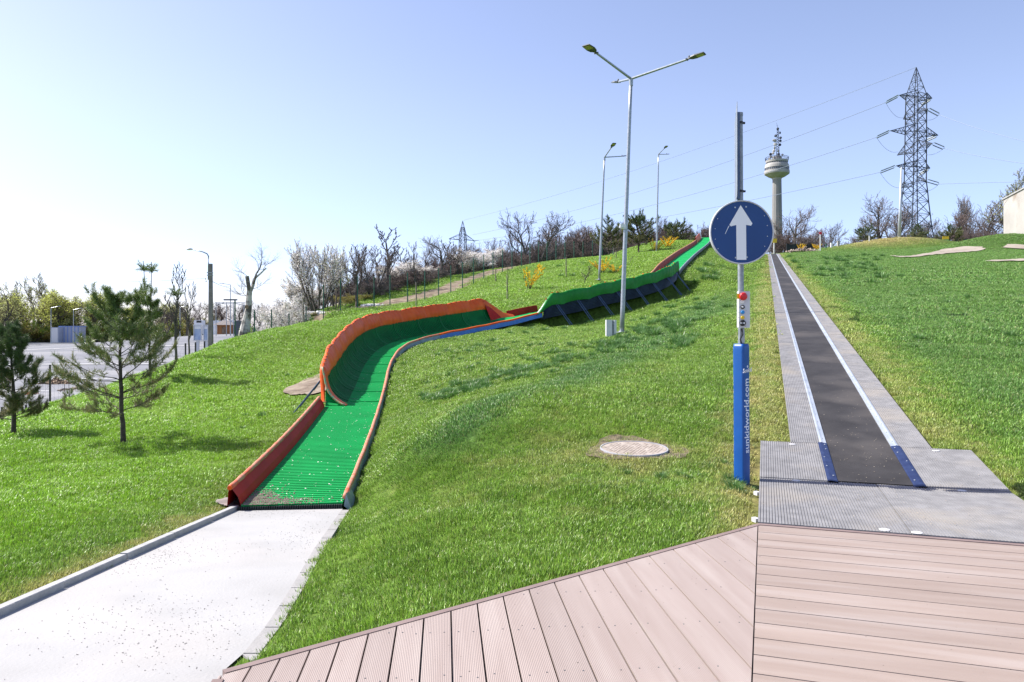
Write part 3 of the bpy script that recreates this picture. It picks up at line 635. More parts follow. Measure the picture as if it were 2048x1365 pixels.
for t in (.25,1.35): mb=MB(); mb.box(cw(t,-.022,-.03),(.04,.06,.035),rot=.3); mb.build('side_bracket',M['panel'],pf)

# ------------------------------------------------------------------ conveyor
cv=thing('conveyor_lift',cw(2,1.13,0),'long black conveyor belt running straight up the hill between grey ribbed mats','conveyor')
mb=MB(); ts=np.linspace(2.02,TE,200); us=np.linspace(.772,1.488,5)
mb.grid(np.stack([cw(np.full(5,t),us,.012+.004*np.sin(t*1.1)) for t in ts])); 
mb.grid(np.stack([cw(np.full(2,2.02),np.array([.772,1.488]),z) for z in (.012,-.06)])); mb.build('belt',M['belt'],cv,smooth=True)
for u0,u1 in ((.36,.694),(1.572,1.925)):
    mb=MB()
    t=3.5
    while t<TE:
        L=3.1 if u0<1 else 3.6
        ribbed(mb,t,min(t+L-.012,TE),u0,u1,.018+.003*r2.random()); t+=L
    mb.build('side_mat',M['mat_grey'],cv)
for u0,u1,s in ((.694,.77,1),(1.49,1.57,-1)):
    mb=MB(); t=3.5
    while t<TE:
        e=min(t+2.0-.004,TE)
        a,b=(u0,u1) if s>0 else (u1,u0)
        prof=[(a,.0),(a,.030),(a+s*.02,.034),(a+s*.045,.026),(b,.022),(b,-.02)]
        uu=np.array([p[0] for p in prof]); zz=np.array([p[1] for p in prof])
        mb.grid(np.stack([cw(np.full(6,t),uu,zz),cw(np.full(6,e),uu,zz)]))
        for q in np.arange(t+.2,e,.45): mb.box(cw(q,(a+b)/2,.031),(.012,.012,.006))
        t+=2.0
    rl=mb.build('side_rail',M['alu'],cv)
    mb=MB(); a,b=(u0-.02,u1+.005) if s>0 else (u1+.02,u0-.005)
    prof=[(a,.005),(a,.028),(a+s*.03,.032),(b-s*.01,.024),(b,.02),(b,-.03)]; uu=np.array([p[0] for p in prof]); zz=np.array([p[1] for p in prof])
    mb.grid(np.stack([cw(np.full(6,t),uu,zz) for t in (1.93,2.1,3.5)])); e1=mb.build('end_plate',M['blue_end'],cv)
    for q in (2.15,2.5,2.85,3.2,3.4): mb=MB(); mb.lathe([(0,.004),(.008,.003),(.009,-.003)],cw(q,(a+b)/2+.02*s*(-1 if q%1>.4 else 1),.032),8,False); mb.build('bolt',M['alu'],e1)
# crumbs of soil and grass lying on belt and platform
V=[]
for k in range(420):
    t=.1+abs(r2.gauss(0,4.5)); u=r2.uniform(.03,2.28) if t<3.4 else r2.uniform(.40,1.88)
    if r2.random()<.35: u=1.13+r2.gauss(0,.25)
    V.append(cw(t,u,.024 if t<2 or not(.75<u<1.5) else .018))
V=np.array(V); q=rng.uniform(.0015,.006,len(V)); an=rng.uniform(0,6.28,len(V)); W_=[V+np.stack([q*1.6*np.cos(an+k*1.57),q*np.sin(an+k*1.57),0*q],1) for k in range(4)]+[V+np.stack([0*q,0*q,q*.5],1)]
bs=np.arange(len(V))*5; M['crumb']=mat('dry_crumbs',(.22,.17,.12),(.50,.44,.34),scale=20,rough=.95)
mb=MB(); mb.add(np.stack(W_,1).reshape(-1,3),[np.stack([bs+a,bs+(a+1)%4,bs+4],1) for a in range(4)]); o=mb.build('crumbs',M['crumb']); tag(o,'dry crumbs of soil and grass lying on the conveyor belt and mats','crumbs',kind='stuff')
# upper landing plate
mb=MB(); mb.prism([cw(TE,.2)[:2],cw(TE,2.1)[:2],cw(TE+2.5,2.1)[:2],cw(TE+2.5,.2)[:2]],float(conv_z(TE))-.15,float(conv_z(TE))+.02); mb.build('landing_plate',M['mat_grey'],cv)

# ------------------------------------------------------------------ footpath with kerbs
ys=np.linspace(-6,10.08,60)
w=np.stack([np.stack([np.full_like(ys,-3.64),ys,path_z(ys)],1),np.stack([np.interp(ys,PR[:,1],PR[:,0]),ys,path_z(ys)],1)],1)
mb=MB(); wl=w[:,0][:,None]*(1-np.linspace(0,1,12))[None,:,None]+w[:,1][:,None]*np.linspace(0,1,12)[None,:,None]
mb.grid(wl); pt=mb.build('path',M['concrete']); tag(pt,kind='structure')
M['grit']=mat('dark_grit',(.16,.15,.14),(.25,.23,.21),scale=4,rough=.9)
mb=MB(); n=5200
yy=rng.uniform(2.5,9.9,n); dn=np.sin(yy*2.1)+np.cos(yy*1.3+1); fx=rng.uniform(0,1,n); xx=-3.6+fx*(np.interp(yy,PR[:,1],PR[:,0])+3.55)
k=(np.sin(xx*3+yy*1.7)+np.sin(yy*2.3-xx)+rng.normal(0,.9,n))>.6; xx,yy=xx[k],yy[k]; sz=rng.uniform(.0012,.0042,len(xx)); an=rng.uniform(0,6.28,len(xx))
V=[];
for q in range(4): V.append(np.stack([xx+sz*1.5*np.cos(an+q*1.57),yy+sz*np.sin(an+q*1.57),path_z(yy)+.002+0*xx],1))
V.append(np.stack([xx,yy,path_z(yy)+.002+sz],1)); V=np.stack(V,1).reshape(-1,3); bs=np.arange(len(xx))*5
mb.add(V,[np.stack([bs+a,bs+(a+1)%4,bs+4],1) for a in range(4)]); g_=mb.build('grit',M['grit']); tag(g_,'scattered dark grit lying on the white concrete path','grit',kind='stuff')
kb=thing('kerb',(-3.68,5,path_z(5)),None,None); tag(kb,kind='structure')
mb=MB(); y=-5.9
while y<10.0:
    e=min(y+.985,10.0); z0,z1=path_z(y),path_z(e); j=r2.uniform(-.006,.006); h=.058+r2.uniform(-.004,.004)
    xa,xb=-3.64+j,-3.715+j
    V=[[xa,y,z0-.1],[xa,y,z0+h-.006],[xa-.006,y,z0+h],[xb,y,z0+h],[xb,y,z0-.1]]; V2=[[p[0],e,p[2]-z0+z1] for p in V]
    mb.add(V+V2,[[[0,1,6,5],[1,2,7,6],[2,3,8,7],[3,4,9,8]],[[0,4,3,2,1],[5,6,7,8,9]]]); y+=1.0
mb.build('kerb_stone',M['kerb'],kb)
mb=MB(); y=-5.9
while y<9.9:
    e=min(y+.485,9.95); a=np.interp(y,PR[:,1],PR[:,0]); b=np.interp(e,PR[:,1],PR[:,0]); h=.003
    mb.add([[a,y,path_z(y)-.08],[a,y,path_z(y)+h],[a+.1,y,path_z(y)+h],[a+.1,y,path_z(y)-.08],[b,e,path_z(e)-.08],[b,e,path_z(e)+h],[b+.1,e,path_z(e)+h],[b+.1,e,path_z(e)-.08]],[[[0,1,5,4],[1,2,6,5],[2,3,7,6],[0,3,2,1],[4,5,6,7]]]); y+=.5
M['kerbl']=mat('pale_edging',(.25,.245,.235),(.31,.30,.29),scale=5,rough=.95,bump=.3,bscale=50)
mb.build('kerb_stone',M['kerbl'],kb)

# ------------------------------------------------------------------ manhole
mhp=G(1268,897,.13); mz=gz(mhp[0],mhp[1]); mh=thing('manhole_cover',(mhp[0],mhp[1],mz),'round concrete manhole cover with a steel rim sunk in the grass','manhole')
mb=MB(); c=(mhp[0],mhp[1],mz+.030)
sl=.06
def tiltpts(b):
    for i,v in enumerate(b.V): v=v.copy(); v[:,2]+=(v[:,1]-mhp[1])*sl; b.V[i]=v
    return b
mb.lathe([(.001,.0),(.395,.0),(.40,-.004),(.40,-.12)],c,48,False); tiltpts(mb).build('slab',M['manh'],mh)
mb=MB(); mb.lathe([(.402,-.11),(.402,.006),(.418,.006),(.42,0),(.42,-.12)],c,48,False); tiltpts(mb).build('rim',M['lid'],mh)
M['groove']=mat('manhole_recess',(.30,.24,.20),(.38,.31,.26),scale=10,rough=.95)
mb=MB()
for i in range(-8,9):
    for j in range(-8,9):
        x=i*.045+(j%2)*.02; y=j*.045
        if x*x+y*y<.35**2 and r2.random()<.75: mb.box((mhp[0]+x,mhp[1]+y,mz+.0315),(.028,.01,.004),rot=.5)
tiltpts(mb).build('lug_pattern',M['groove'],mh)

# ------------------------------------------------------------------ slide
MHP=mhp
sld=thing('tubing_slide',SC[0],'green tubing slide with orange and red banked side walls winding down the hill','slide')
def at(s):
    i=np.clip(s/.05,0,len(SC)-1.001); a=int(i); f=i-a
    return SC[a]*(1-f)+SC[a+1]*f, SN[a]*(1-f)+SN[a+1]*f
def lbank(s): return sm(s,SA-.15,SA+.35)*(1-sm(s,SB-.2,SB+2.4))
def rbank(s): return sm(s,SCu,SCu+1.3)*(1-sm(s,SDn-.2,SDn+.5))
RB=.72
def prof(n,flip=False):
    v=np.linspace(0,1,n); flat=.62; arc=RB*R(78); Lt=flat+arc+.12; d=v*Lt; x=np.empty(n); z=np.empty(n)
    for i,q in enumerate(d):
        if q<flat: x[i]=q; z[i]=0
        elif q<flat+arc: a=(q-flat)/RB; x[i]=flat+RB*math.sin(a); z[i]=RB*(1-math.cos(a))
        else: a=R(78); x[i]=flat+RB*math.sin(a)+(q-flat-arc)*math.cos(a); z[i]=RB*(1-math.cos(a))+(q-flat-arc)*math.sin(a)
    return x,z
PN=22; bx_,bz_=prof(PN); fx_=np.linspace(0,SW,PN); ux,uz=math.cos(R(76)),math.sin(R(76))
def row(s,rib=0):
    c,n=at(s); lb=float(lbank(s)); rb=float(rbank(s)); x=fx_*(1-lb)+bx_*lb; z=bz_*lb+.0*x
    if rb>0:                                       # mirrored: rises on the near side
        xr=SW-bx_; x=x*(1-rb)+xr[::-1]*rb; z=z*(1-rb)+bz_[::-1]*rb
    V=c[None]+n[None]*x[:,None]; V[:,2]+=z+rib; return V
mb=MB(); s=0; rows=[]
ribs=[]
while s<SCu: 
    ph=(s/.10)%1; h=.022*(1 if ph<.45 else 0); seam=.03 if (s%1.55)<.06 and s>SA-1 else 0
    
    if s<26:
        k0=math.floor(s/.11+.5)*.11
        for ds,hh in ((0,-.012),(.003,.026),(.016,.030),(.052,.030),(.066,.026),(.069,-.012)): rows.append(row(k0+ds,hh+.6*seam*float(lbank(s))))
        s=k0+.11
    else: rows.append(row(s,(1-lbank(s))*0+seam*float(lbank(s)))); s+=.05
while s<SS[-1]: rows.append(row(s,.02 if (s%2.2)<.12 else 0)); s+=.1
RW=np.stack(rows); d0=np.linalg.norm(RW[:,0,:2]-at(SA+.2)[0][:2],axis=1).argmin(); d1=np.linalg.norm(RW[:,0,:2]-at(SB+.6)[0][:2],axis=1).argmin()
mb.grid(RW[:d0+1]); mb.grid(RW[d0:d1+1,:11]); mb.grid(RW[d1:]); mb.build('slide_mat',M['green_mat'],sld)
wm=MB(); wm.grid(RW[d0:d1+1,10:]); wm.build('wall_mat',M['green_wall_shaded'],sld)
M['seam']=mat('pale_green_seam',(.004,.15,.04),(.01,.20,.06),scale=9,rough=.5)
for s in np.arange(SA+.9,SB+.2,1.62):
    sm_=MB(); sm_.poly(row(s)[8:]+np.array([0,0,.02])-at(s)[1]*.015,.014,6); sm_.build('panel_seam',M['seam'],sld,smooth=True)
# front lip: open ends of the ribs
c,n=at(0); mb=MB()
for q in np.arange(0,SW,.03): p=c+n*(q+.012)+np.array([0,-.02,-.02]); mb.box(p,(.018,.05,.05))
mb.build('mat_edge',M['greynet'],sld)
# left cushion (orange) above the banked wall
def lefttop(s):
    c,n=at(s); lb=float(lbank(s)); p=c+n*(fx_[-1]*(1-lb)+bx_[-1]*lb); p=p+[0,0,bz_[-1]*lb]; return p,n,lb
mb=MB(); rows=[]; top=[]
s=SA-.05
M['cushion']=M['orange']
while s<SB+2.3:
    p,n,lb=lefttop(s); f=(s-SA)%1.62/1.62; bil=math.sin(math.pi*f); H=(.50+.035*bil)*lb*(.45+.55*float(sm(s,SA,SA+2.6)))+.02
    rr=[]
    for k in range(9):
        v=k/8; o=p+n*(ux*H*v+.02)+[0,0,H*uz*v-.085*lb*bil**.7*(1-v)+.02+ (-.03*(1-bil**.3) if k==8 else 0)]
        o=o-n*(.10*bil**.8*math.sin(math.pi*min(v*1.05,1))*lb)+n*0.006*math.sin(s*23+v*5)*lb; rr.append(o)
    rr.append(rr[-1]+n*.07+[0,0,-.0]); rr.append(rr[-1]+[0,0,-.16*lb-.01])
    rows.append(np.array(rr)); top.append(rr[8]); s+=.06
mb.grid(np.stack(rows)); mb.build('wall_cushion',M['orange'],sld,smooth=True)
mb=MB(); 
for i in range(0,len(top),6): mb.box(top[i]+[0,0,.0],(.09,.05,.025),rot=.3)
mb.build('lacing',M['roll'],sld)
# lower end flap: orange fold closing the banked wall, green and white piping
c0,n0,_=lefttop(SA+.35); cA,nA=at(SA-.35); g0=at(SA+.3)
def endcurve(s,ext=.50):
    c,n=at(s); pts=[]
    for k in range(10,PN): pts.append(c+n*bx_[k]+[0,0,bz_[k]])
    e=pts[-1]; 
    for v in (.33,.66,1): pts.append(e+n*ux*ext*v+[0,0,uz*ext*v])
    return np.array(pts)
ec=endcurve(SA+.32,.26); tA,_=at(SA-.6); tdir=(at(SA+.3)[0]-tA); tdir/=np.linalg.norm(tdir)
m_=len(ec); fold=ec-tdir*(.10+.38*(1-np.linspace(0,1,m_)))[:,None]+np.array([0,0,.02]); nn=at(SA)[1]
mb=MB(); mid=(ec+fold)/2-nn*.05; mb.grid(np.stack([ec-nn*.02,mid,fold])); mb.build('end_flap',M['orange'],sld,smooth=True)
mb=MB(); mb.poly(fold+nn*.02,.028,6); M['piping']=mat('pale_green_piping',(.16,.36,.20),(.50,.24,.12),scale=18,rough=.5,lo=.48,hi=.52); mb.build('piping',M['piping'],sld,smooth=True)
# upper end flap of the first bank: red cloth to the floor and an orange triangle
mb=MB(); s1=SB+.1; e1=endcurve(s1); rows=[]
for f in np.linspace(0,1,9):
    p,n=at(s1+.1+f*1.9); base=p+n*(.95+.1*f); q=e1[-1]*(1-f)+(p+n*1.2+[0,0,.1])*f
    rows.append(np.stack([base*(1-v)+q*v+np.array([0,0,.03]) for v in np.linspace(0,1,6)]))
mb.grid(np.stack(rows[:5])); mb.build('end_flap',M['redw'],sld,smooth=True)
mb=MB(); mb.grid(np.stack(rows[4:])); mb.build('end_flap',M['orange'],sld,smooth=True)
# outside of the first bank
mb=MB(); rows=[]
for s in np.arange(SA+.3,SB+.3,.4):
    c,n=at(s); rows.append(np.stack([c+n*(bx_[k]+.05)+[0,0,bz_[k]-.06] for k in range(6,PN)]+[c+n*(bx_[-1]+.10)+[0,0,bz_[-1]+.08]]))
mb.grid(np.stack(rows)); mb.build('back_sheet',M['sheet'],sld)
for s in [SA+.5,SA+1.5,SA+2.7]+list(np.arange(SA+4.3,SB,1.6)):
    c,n=at(s); a=c+n*(bx_[-1]+.1)+[0,0,bz_[-1]-.02]; b=c+n*(bx_[-1]+.95); b[2]=gz(b[0],b[1])-.1
    mb=MB(); mb.tube(a,b,.017,n=6); st=mb.build('strut',M['strut'],sld)
# low red side wall, bottom straight
def sidewall(sa,sb,off,h,lean,m,name,step=.15,hfun=None,curl=True,sign=1):
    mb=MB(); rows=[]; tp=[]
    for s in np.arange(sa,sb,step):
        c,n=at(s); hh=h if hfun is None else hfun(s); pr=[(0,-.06),(0,.0),(lean*.3,hh*.5),(lean,hh),(lean+.03,hh),(lean+.06,-.10)]
        rows.append(np.stack([c+n*(off+sign*x)+[0,0,z] for x,z in pr])); tp.append(c+n*(off+sign*(lean+.01))+[0,0,hh])
    mb.grid(np.stack(rows)); o=mb.build(name,m,sld,smooth=False); return o,np.array(tp)
o,tp=sidewall(-.0,SA-.1,SW,.26,.13,M['redw'],'side_wall')
mb=MB(); w=.036+.004*np.sin(np.arange(len(tp))*1.9); mb.poly(tp,w,10); mb.build('edge_roll',M['roll'],sld,smooth=True)
mb=MB(); mb.poly([tp[0]+[0,-.002,0],tp[0]+[0,-.03,0]],.03,10); mb.build('roll_end',M['orange'],sld)
# right hand rim all the way to the second bank
def rim(sa,sb,h,mroll,mside,r=.03,depth=.2,step=.15,side='edge_skirt'):
    mb=MB(); mb2=MB(); tp=[];rows=[]
    for s in np.arange(sa,sb,step):
        c,n=at(s); tp.append(c-n*.03+[0,0,h+.008*math.sin(s*3.3)]); rows.append(np.stack([c+n*.01+[0,0,.0],c-n*.03+[0,0,h],c-n*.06+[0,0,h-.02],c-n*.09+[0,0,-depth]]))
    mb2.grid(np.stack(rows)); mb2.build(side,mside,sld); mb.poly(np.array(tp),r,8); mb.build('edge_roll',mroll,sld,smooth=True)
rim(0,SA+2,.10,M['roll'],M['skirtg'],r=.036,depth=.16)
rim(SA+2,SCu-7.6,.09,M['roll'],M['skirtg'],r=.045,depth=.12)
rim(SCu-7.6,SCu+.5,.08,M['orange'],M['skirt'],r=.05,depth=.16)
rim(SDn+.3,SS[-1],.08,M['galv_dk'],M['sheet'],r=.05,depth=.12,step=.6)
mb=MB(); c,n=at(0)
mb.add([c-n*.02+[0,-.02,-.02],c-n*.14+[0,-.02,-.12],c-n*.05+[0,-.03,.15],c-n*.02+[0,.35,-.02],c-n*.14+[0,.35,-.12],c-n*.05+[0,.35,.12]],[[[0,1,2],[3,5,4]],[[0,3,4,1],[1,4,5,2],[2,5,3,0]]]); mb.build('end_bracket',M['skirtg'],sld)
# red wall on the far side: between and above the banks
sidewall(SB+1.9,SCu+1.6,SW,.34,.10,M['redw'],'side_wall')
sidewall(SDn-3.2,SS[-1]-6,SW,.34,.10,M['redw'],'side_wall',step=.6)
mb=MB(); tp=[]
for s in np.arange(SDn-3.2,SS[-1]-6,.6):
    c,n=at(s); tp.append(c+n*(SW+.11)+[0,0,.35])
mb.poly(np.array(tp),.05,6); mb.build('edge_roll',M['roll'],sld,smooth=True)
sidewall(SS[-1]-6,SS[-1],SW,.6,.22,M['orange'],'side_wall',step=.6)
# second bank, near side: green tarpaulin above, dark sheet below
mb=MB(); rows=[]; top2=[]; mb3=MB(); rows3=[]; mb4=MB()
for s in np.arange(SCu,SDn+.25,.08):
    c,n=at(s); rb=float(rbank(s)); f=((s-SCu)%1.9)/1.9; bil=math.sin(math.pi*f)
    e=c+n*(SW-bx_[-1]*rb-(1-rb)*SW)+[0,0,bz_[-1]*rb]; H=.22*rb+.01
    t=e-n*(.1*rb)+[0,0,H-.03*bil*0+.09*bil]; rr=[e+n*.05+[0,0,0],e*.5+t*.5+n*.05,t,t-n*.07]
    for v in (.25,.5,.75,1): rr.append(t-n*(.09+.05*bil*math.sin(v*3.1)+.012*math.sin(s*17+v*3))+[0,0,-v*(.60*rb+.02)])
    rows.append(np.array(rr)); top2.append(t)
    if rb>.3:
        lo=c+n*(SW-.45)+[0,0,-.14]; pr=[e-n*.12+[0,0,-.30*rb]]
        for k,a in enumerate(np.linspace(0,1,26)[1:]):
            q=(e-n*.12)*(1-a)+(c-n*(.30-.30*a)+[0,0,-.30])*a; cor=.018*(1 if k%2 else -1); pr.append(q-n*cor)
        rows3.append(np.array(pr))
mb.grid(np.stack(rows)); mb.build('wall_tarpaulin',M['drape'],sld,smooth=True)
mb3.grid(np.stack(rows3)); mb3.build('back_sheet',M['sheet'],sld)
# white leading edge of that bank
mb=MB(); pts=[]
for s in np.arange(SCu,SCu+1.35,.1):
    c,n=at(s); rb=float(rbank(s)); e=c+n*(SW-bx_[-1]*rb-(1-rb)*SW)+[0,0,bz_[-1]*rb+.22*rb+.03]; pts.append(e-n*.1*rb)
mb.poly(np.array(pts),.04,6); mb.build('piping',M['letter'],sld,smooth=True)
mb=MB()
for i in range(0,len(top2),5):
    if r2.random()<.5: mb.box(top2[i]-[0,0,-.02],(.10,.06,.04),rot=r2.random()*3)
mb.build('lacing',M['orange'],sld)
for s in np.arange(SCu+1.5,SDn+.2,1.55):
    c,n=at(s); tt=np.array([-n[1],n[0],0])*-1
    for k in (-.07,.07):
        a=c-n*.14+[0,0,.38]; a=a+tt*k; b=c-n*1.0+tt*(k+.35); b[2]=gz(b[0],b[1])-.05
        mb=MB(); mb.tube(a,b,.024,n=6); mb.build('strut',M['strut'],sld)
M['dsoil']=mat('dark_soil',(.06,.045,.03),(.22,.17,.11),scale=14,rough=.95,bump=.8,bscale=60)
# soil under the slide mouth and beside the struts
def patch(name,cx,cy,rx,ry,m,seed,zoff=.02,n=40):
    r=random.Random(seed); mb=MB(); V=[[cx,cy,gz(cx,cy)+zoff]]
    rings=5
    pr=[(1+.16*math.sin(3*k*2*math.pi/n+seed)+.04*r.uniform(-1,1)) for k in range(n)]
    P_=[]
    for j in range(1,rings+1):
        for k in range(n): a=2*math.pi*k/n; q=j/rings*pr[k]; P_.append([cx+rx*q*math.cos(a),cy+ry*q*math.sin(a)])
    P_=np.array(P_); zz=ground(P_[:,0],P_[:,1])+zoff+np.array([r.uniform(0,.015) for _ in P_])
    V=np.vstack([V,np.c_[P_,zz]]); k=np.arange(n); fs=[np.stack([np.zeros(n,int),1+k,1+(k+1)%n],1)]
    for j in range(rings-1): fs.append(np.stack([1+j*n+k,1+(j+1)*n+k,1+(j+1)*n+(k+1)%n,1+j*n+(k+1)%n],1))
    mb.add(V,fs); o=mb.build(name,m,smooth=True); tag(o,kind='structure'); return o
patch('bare_soil',MHP[0],MHP[1]+.03,.60,.58,M['dsoil'],9,.012)
sp=P(640,765,24.3); patch('bare_soil',sp[0],sp[1],.8,2.4,M['soil'],4,.03)
patch('bare_soil',-3.72,10.25,.28,.35,M['grit'],5,.05)
# soil spilled on the mat's lower left corner
mb=MB(); V=[];
for k in range(1500):
    a=abs(r2.gauss(0,.42)); b=abs(r2.gauss(0,.35)); c,n=at(min(b,2)); 
    if a>SW*.9 and b>.2: continue
    p=c+n*(SW-.02-a*(1 if b<.3 else .5)); V.append(p+[0,-.02 if b<.05 else 0,.032])
V=np.array(V); q=rng.uniform(.006,.02,len(V)); an=rng.uniform(0,6.28,len(V)); W_=[]
for k in range(4): W_.append(V+np.stack([q*np.cos(an+k*1.57),q*np.sin(an+k*1.57),-.004+0*q],1))
W_.append(V+np.stack([0*q,0*q,q*.4],1)); W_=np.stack(W_,1).reshape(-1,3); bs=np.arange(len(V))*5
M['dirtc']=mat('soil_crumbs',(.13,.10,.075),(.24,.20,.16),scale=10,rough=.95)
mb.add(W_,[np.stack([bs+a,bs+(a+1)%4,bs+4],1) for a in range(4)]); o=mb.build('spilled_soil',M['dirtc']); tag(o,'dark soil crumbs spilled over the foot of the slide','soil',kind='stuff')
# petals / debris on the mat
V=[]
for k in range(330):
    s=abs(r2.gauss(0,7)) ; c,n=at(min(s,24)); v=r2.random()**1.3
    V.append(c+n*(v*SW*.92)+[0,0,.034])
V=np.array(V); q=rng.uniform(.005,.016,len(V)); an=rng.uniform(0,6.28,len(V)); W_=np.stack([V+np.stack([q*np.cos(an+k*1.57),q*np.sin(an+k*1.57)*.7,rng.uniform(0,.01,len(V))],1) for k in range(4)],1).reshape(-1,3)
mb=MB(); mb.add(W_,[np.arange(len(V)*4).reshape(-1,4)]); o=mb.build('fallen_petals',M['petal']); tag(o,'small white petals and litter scattered on the green slide','petals',kind='stuff')

# ------------------------------------------------------------------ sign post with padding
b0=G(1484,965,-.02); b0[2]=gz(b0[0],b0[1])-.03; Yp=b0[1]
sg=thing('direction_sign_post',b0,'galvanised post with a round blue arrow sign, a button box and blue padding','sign post')
tp_=P(1479.5,228,Yp); 
def lean(z): f=(z-b0[2])/(tp_[2]-b0[2]); return b0+(tp_-b0)*f
mb=MB(); mb.tube(lean(b0[2]-.2),tp_,.031,n=20); mb.lathe([(0,.012),(.033,.01),(.034,-.02)],tp_,20,False); mb.build('pole',M['galv_dk'],sg,smooth=False)
# padding: square with rounded corners, standing slightly crooked
zt=P(1484,688,Yp)[2]; ang=R(41)
mb=MB(); rows=[]
def rsq(h,r,n=6):
    o=[]
    for q in range(4):
        for k in range(n+1): a=math.pi/2*(q+k/n); cx=(h-r)*(1 if q in(0,3) else -1); cy=(h-r)*(1 if q<2 else -1); o.append((cx+r*math.cos(a),cy+r*math.sin(a)))
    return np.array(o)
rs=rsq(.0665,.028); ca,sa=math.cos(ang),math.sin(ang)
zs=np.linspace(b0[2]+.02,zt,44)
prev=None
for i,z in enumerate(zs):
    sc=1-.10*math.exp(-((z-zt)/.012)**2)-.02*math.exp(-((z-(b0[2]+.75))/.02)**2)-.025*math.exp(-((z-(b0[2]+.48))/.015)**2)+.012*math.sin(z*5.5)
    c=lean(z); rr=rs*sc; rows.append(np.stack([c[0]+rr[:,0]*ca-rr[:,1]*sa,c[1]+rr[:,0]*sa+rr[:,1]*ca,np.full(len(rr),z)],1))
V=np.stack(rows); mb.add(V.reshape(-1,3),[grid_faces(len(rows),len(rs),True),(np.arange(len(rs))+(len(rows)-1)*len(rs))[None]]); pad=mb.build('padding',M['blue_pad'],sg,smooth=True)
# lettering on the face that looks right and towards the viewer
def textmesh(body,size,ext=.0012,shear=0,bold=.0):
    cu=bpy.data.curves.new('txt','FONT'); cu.body=body; cu.size=size; cu.extrude=ext; cu.align_x='CENTER'; cu.align_y='CENTER'; cu.offset=bold; cu.shear=shear; cu.resolution_u=3
    o=bpy.data.objects.new('txt',cu); COL.objects.link(o); dg=bpy.context.evaluated_depsgraph_get(); me=bpy.data.meshes.new_from_object(o.evaluated_get(dg)); bpy.data.objects.remove(o); return me
fn=np.array([math.cos(ang-math.pi/2),math.sin(ang-math.pi/2),0]) # outward normal of that face
fr=np.array([-fn[1],fn[0],0])                                      # to the right when looking at it
def put(me,c,right,up,normal,name,m,parent):
    Mx=Matrix([[right[i],up[i],normal[i],c[i]] for i in range(3)]+[[0,0,0,1]]); me.transform(Mx)
    off=ORG[parent.name]; me.transform(Matrix.Translation([-float(v) for v in off])); me.materials.clear(); me.materials.append(m)
    o=bpy.data.objects.new(name,me); COL.objects.link(o); o.parent=parent; ORG[o.name]=off; return o
zc=(P(1484,757,Yp)[2]+P(1484,905,Yp)[2])/2; axis_up=(tp_-b0)/np.linalg.norm(tp_-b0)
me=textmesh('sunkidworld.com',.116,bold=.0012); 
xs=[v.co.x for v in me.vertices]; wd=max(xs)-min(xs); want=(905-757)/F*Yp; me.transform(Matrix.Diagonal((want/wd,1,1,1)))
put(me,lean(zc)+fn*.0668-fr*.006,np.array(axis_up),-fr,fn,'lettering',M['letter'],pad)
zc=P(1484,741,Yp)[2]
me=textmesh('Sunkid',.062,shear=.25,bold=.001); me.transform(Matrix.Rotation(R(4),4,'Z')); put(me,lean(zc)+fn*.0674+fr*.004,fr,np.array([0,0,1.]),fn,'lettering',M['white'],pad)
mb=MB(); cc=lean(zc+.042)+fn*.067+fr*.012
Q=[cc+fr*.013*math.cos(a)+np.array([0,0,.013])*math.sin(a)+fn*.0008 for a in np.linspace(0,2*math.pi,16,endpoint=False)]
mb.add(Q,[np.arange(16)[None]]); mb.build('logo_disc',M['letter'],pad)
# neck, cable, button box
zb0,zb1=P(1484,656,Yp)[2],P(1484,584,Yp)[2]; zc=(zb0+zb1)/2; c=lean(zc)
mb=MB(); mb.box(lean((zt+zb0)/2)+[-.004,-.04,.0],(.05,.03,zb0-zt-.02)); mb.build('bracket',M['galv'],sg)
mb=MB(); q=lean(zt); mb.poly([q+[-.01,-.06,-.01],q+[-.03,-.07,.05],q+[-.005,-.07,.10],q+[-.012,-.06,.16]],.007,6); mb.build('cable',M['black'],sg,smooth=True)
bw=.116; bd_=.07; fy=c[1]-.045-bd_
mb=MB()
hh=(zb1-zb0)/2; rs2=rsq(1,.08); pl=np.stack([rs2[:,0]*bw/2,rs2[:,1]*hh],1)
Mx=np.array([[1,0,0,c[0]+.002],[0,0,1,fy],[0,1,0,zc],[0,0,0,1]]); mb.prism(pl,0,bd_,Mx); bxo=mb.build('button_box',M['panel'],sg)
def disc(px,py,r,d,m,name,parent,y=None,prof_=None):
    y=fy if y is None else y; p=P(px,py,y); mb=MB(); n=20; pr=prof_ or [(r,0),(r,.8),(r*.85,1)]
    rows=np.stack([np.stack([p[0]+q*np.cos(np.arange(n)*2*np.pi/n),np.full(n,y-k*d),p[2]+q*np.sin(np.arange(n)*2*np.pi/n)],1) for q,k in pr])
    mb.add(rows.reshape(-1,3),[grid_faces(len(pr),n,True)[:,::-1],(np.arange(n)+(len(pr)-1)*n)[None]]); return mb.build(name,m,parent)
mb=MB(); p=P(1476.5,593,fy); mb.box(p+[0,-.001,0],(.028,.003,.055)); mb.box(P(1484,593,fy)+[0,-.002,0],(.05,.004,.05)); mb.build('warning_plate',M['yellow'],bxo)
disc(1485,593.5,.041,.05,M['red'],'emergency_button',bxo,prof_=[(.02,0),(.02,.4),(.041,.45),(.041,.7),(.033,.9),(.012,1)])
disc(1484.5,604,.019,.012,M['white'],'push_button',bxo); disc(1485,614.5,.021,.014,M['black'],'key_switch',bxo); disc(1485,614.5,.010,.012,M['panel'],'key_slot',bxo,y=fy-.012)
disc(1485,625,.019,.016,M['cyan'],'push_button',bxo); disc(1485,635.5,.019,.016,M['yellow'],'push_button',bxo); disc(1485,646.5,.032,.02,M['black'],'selector_knob',bxo)
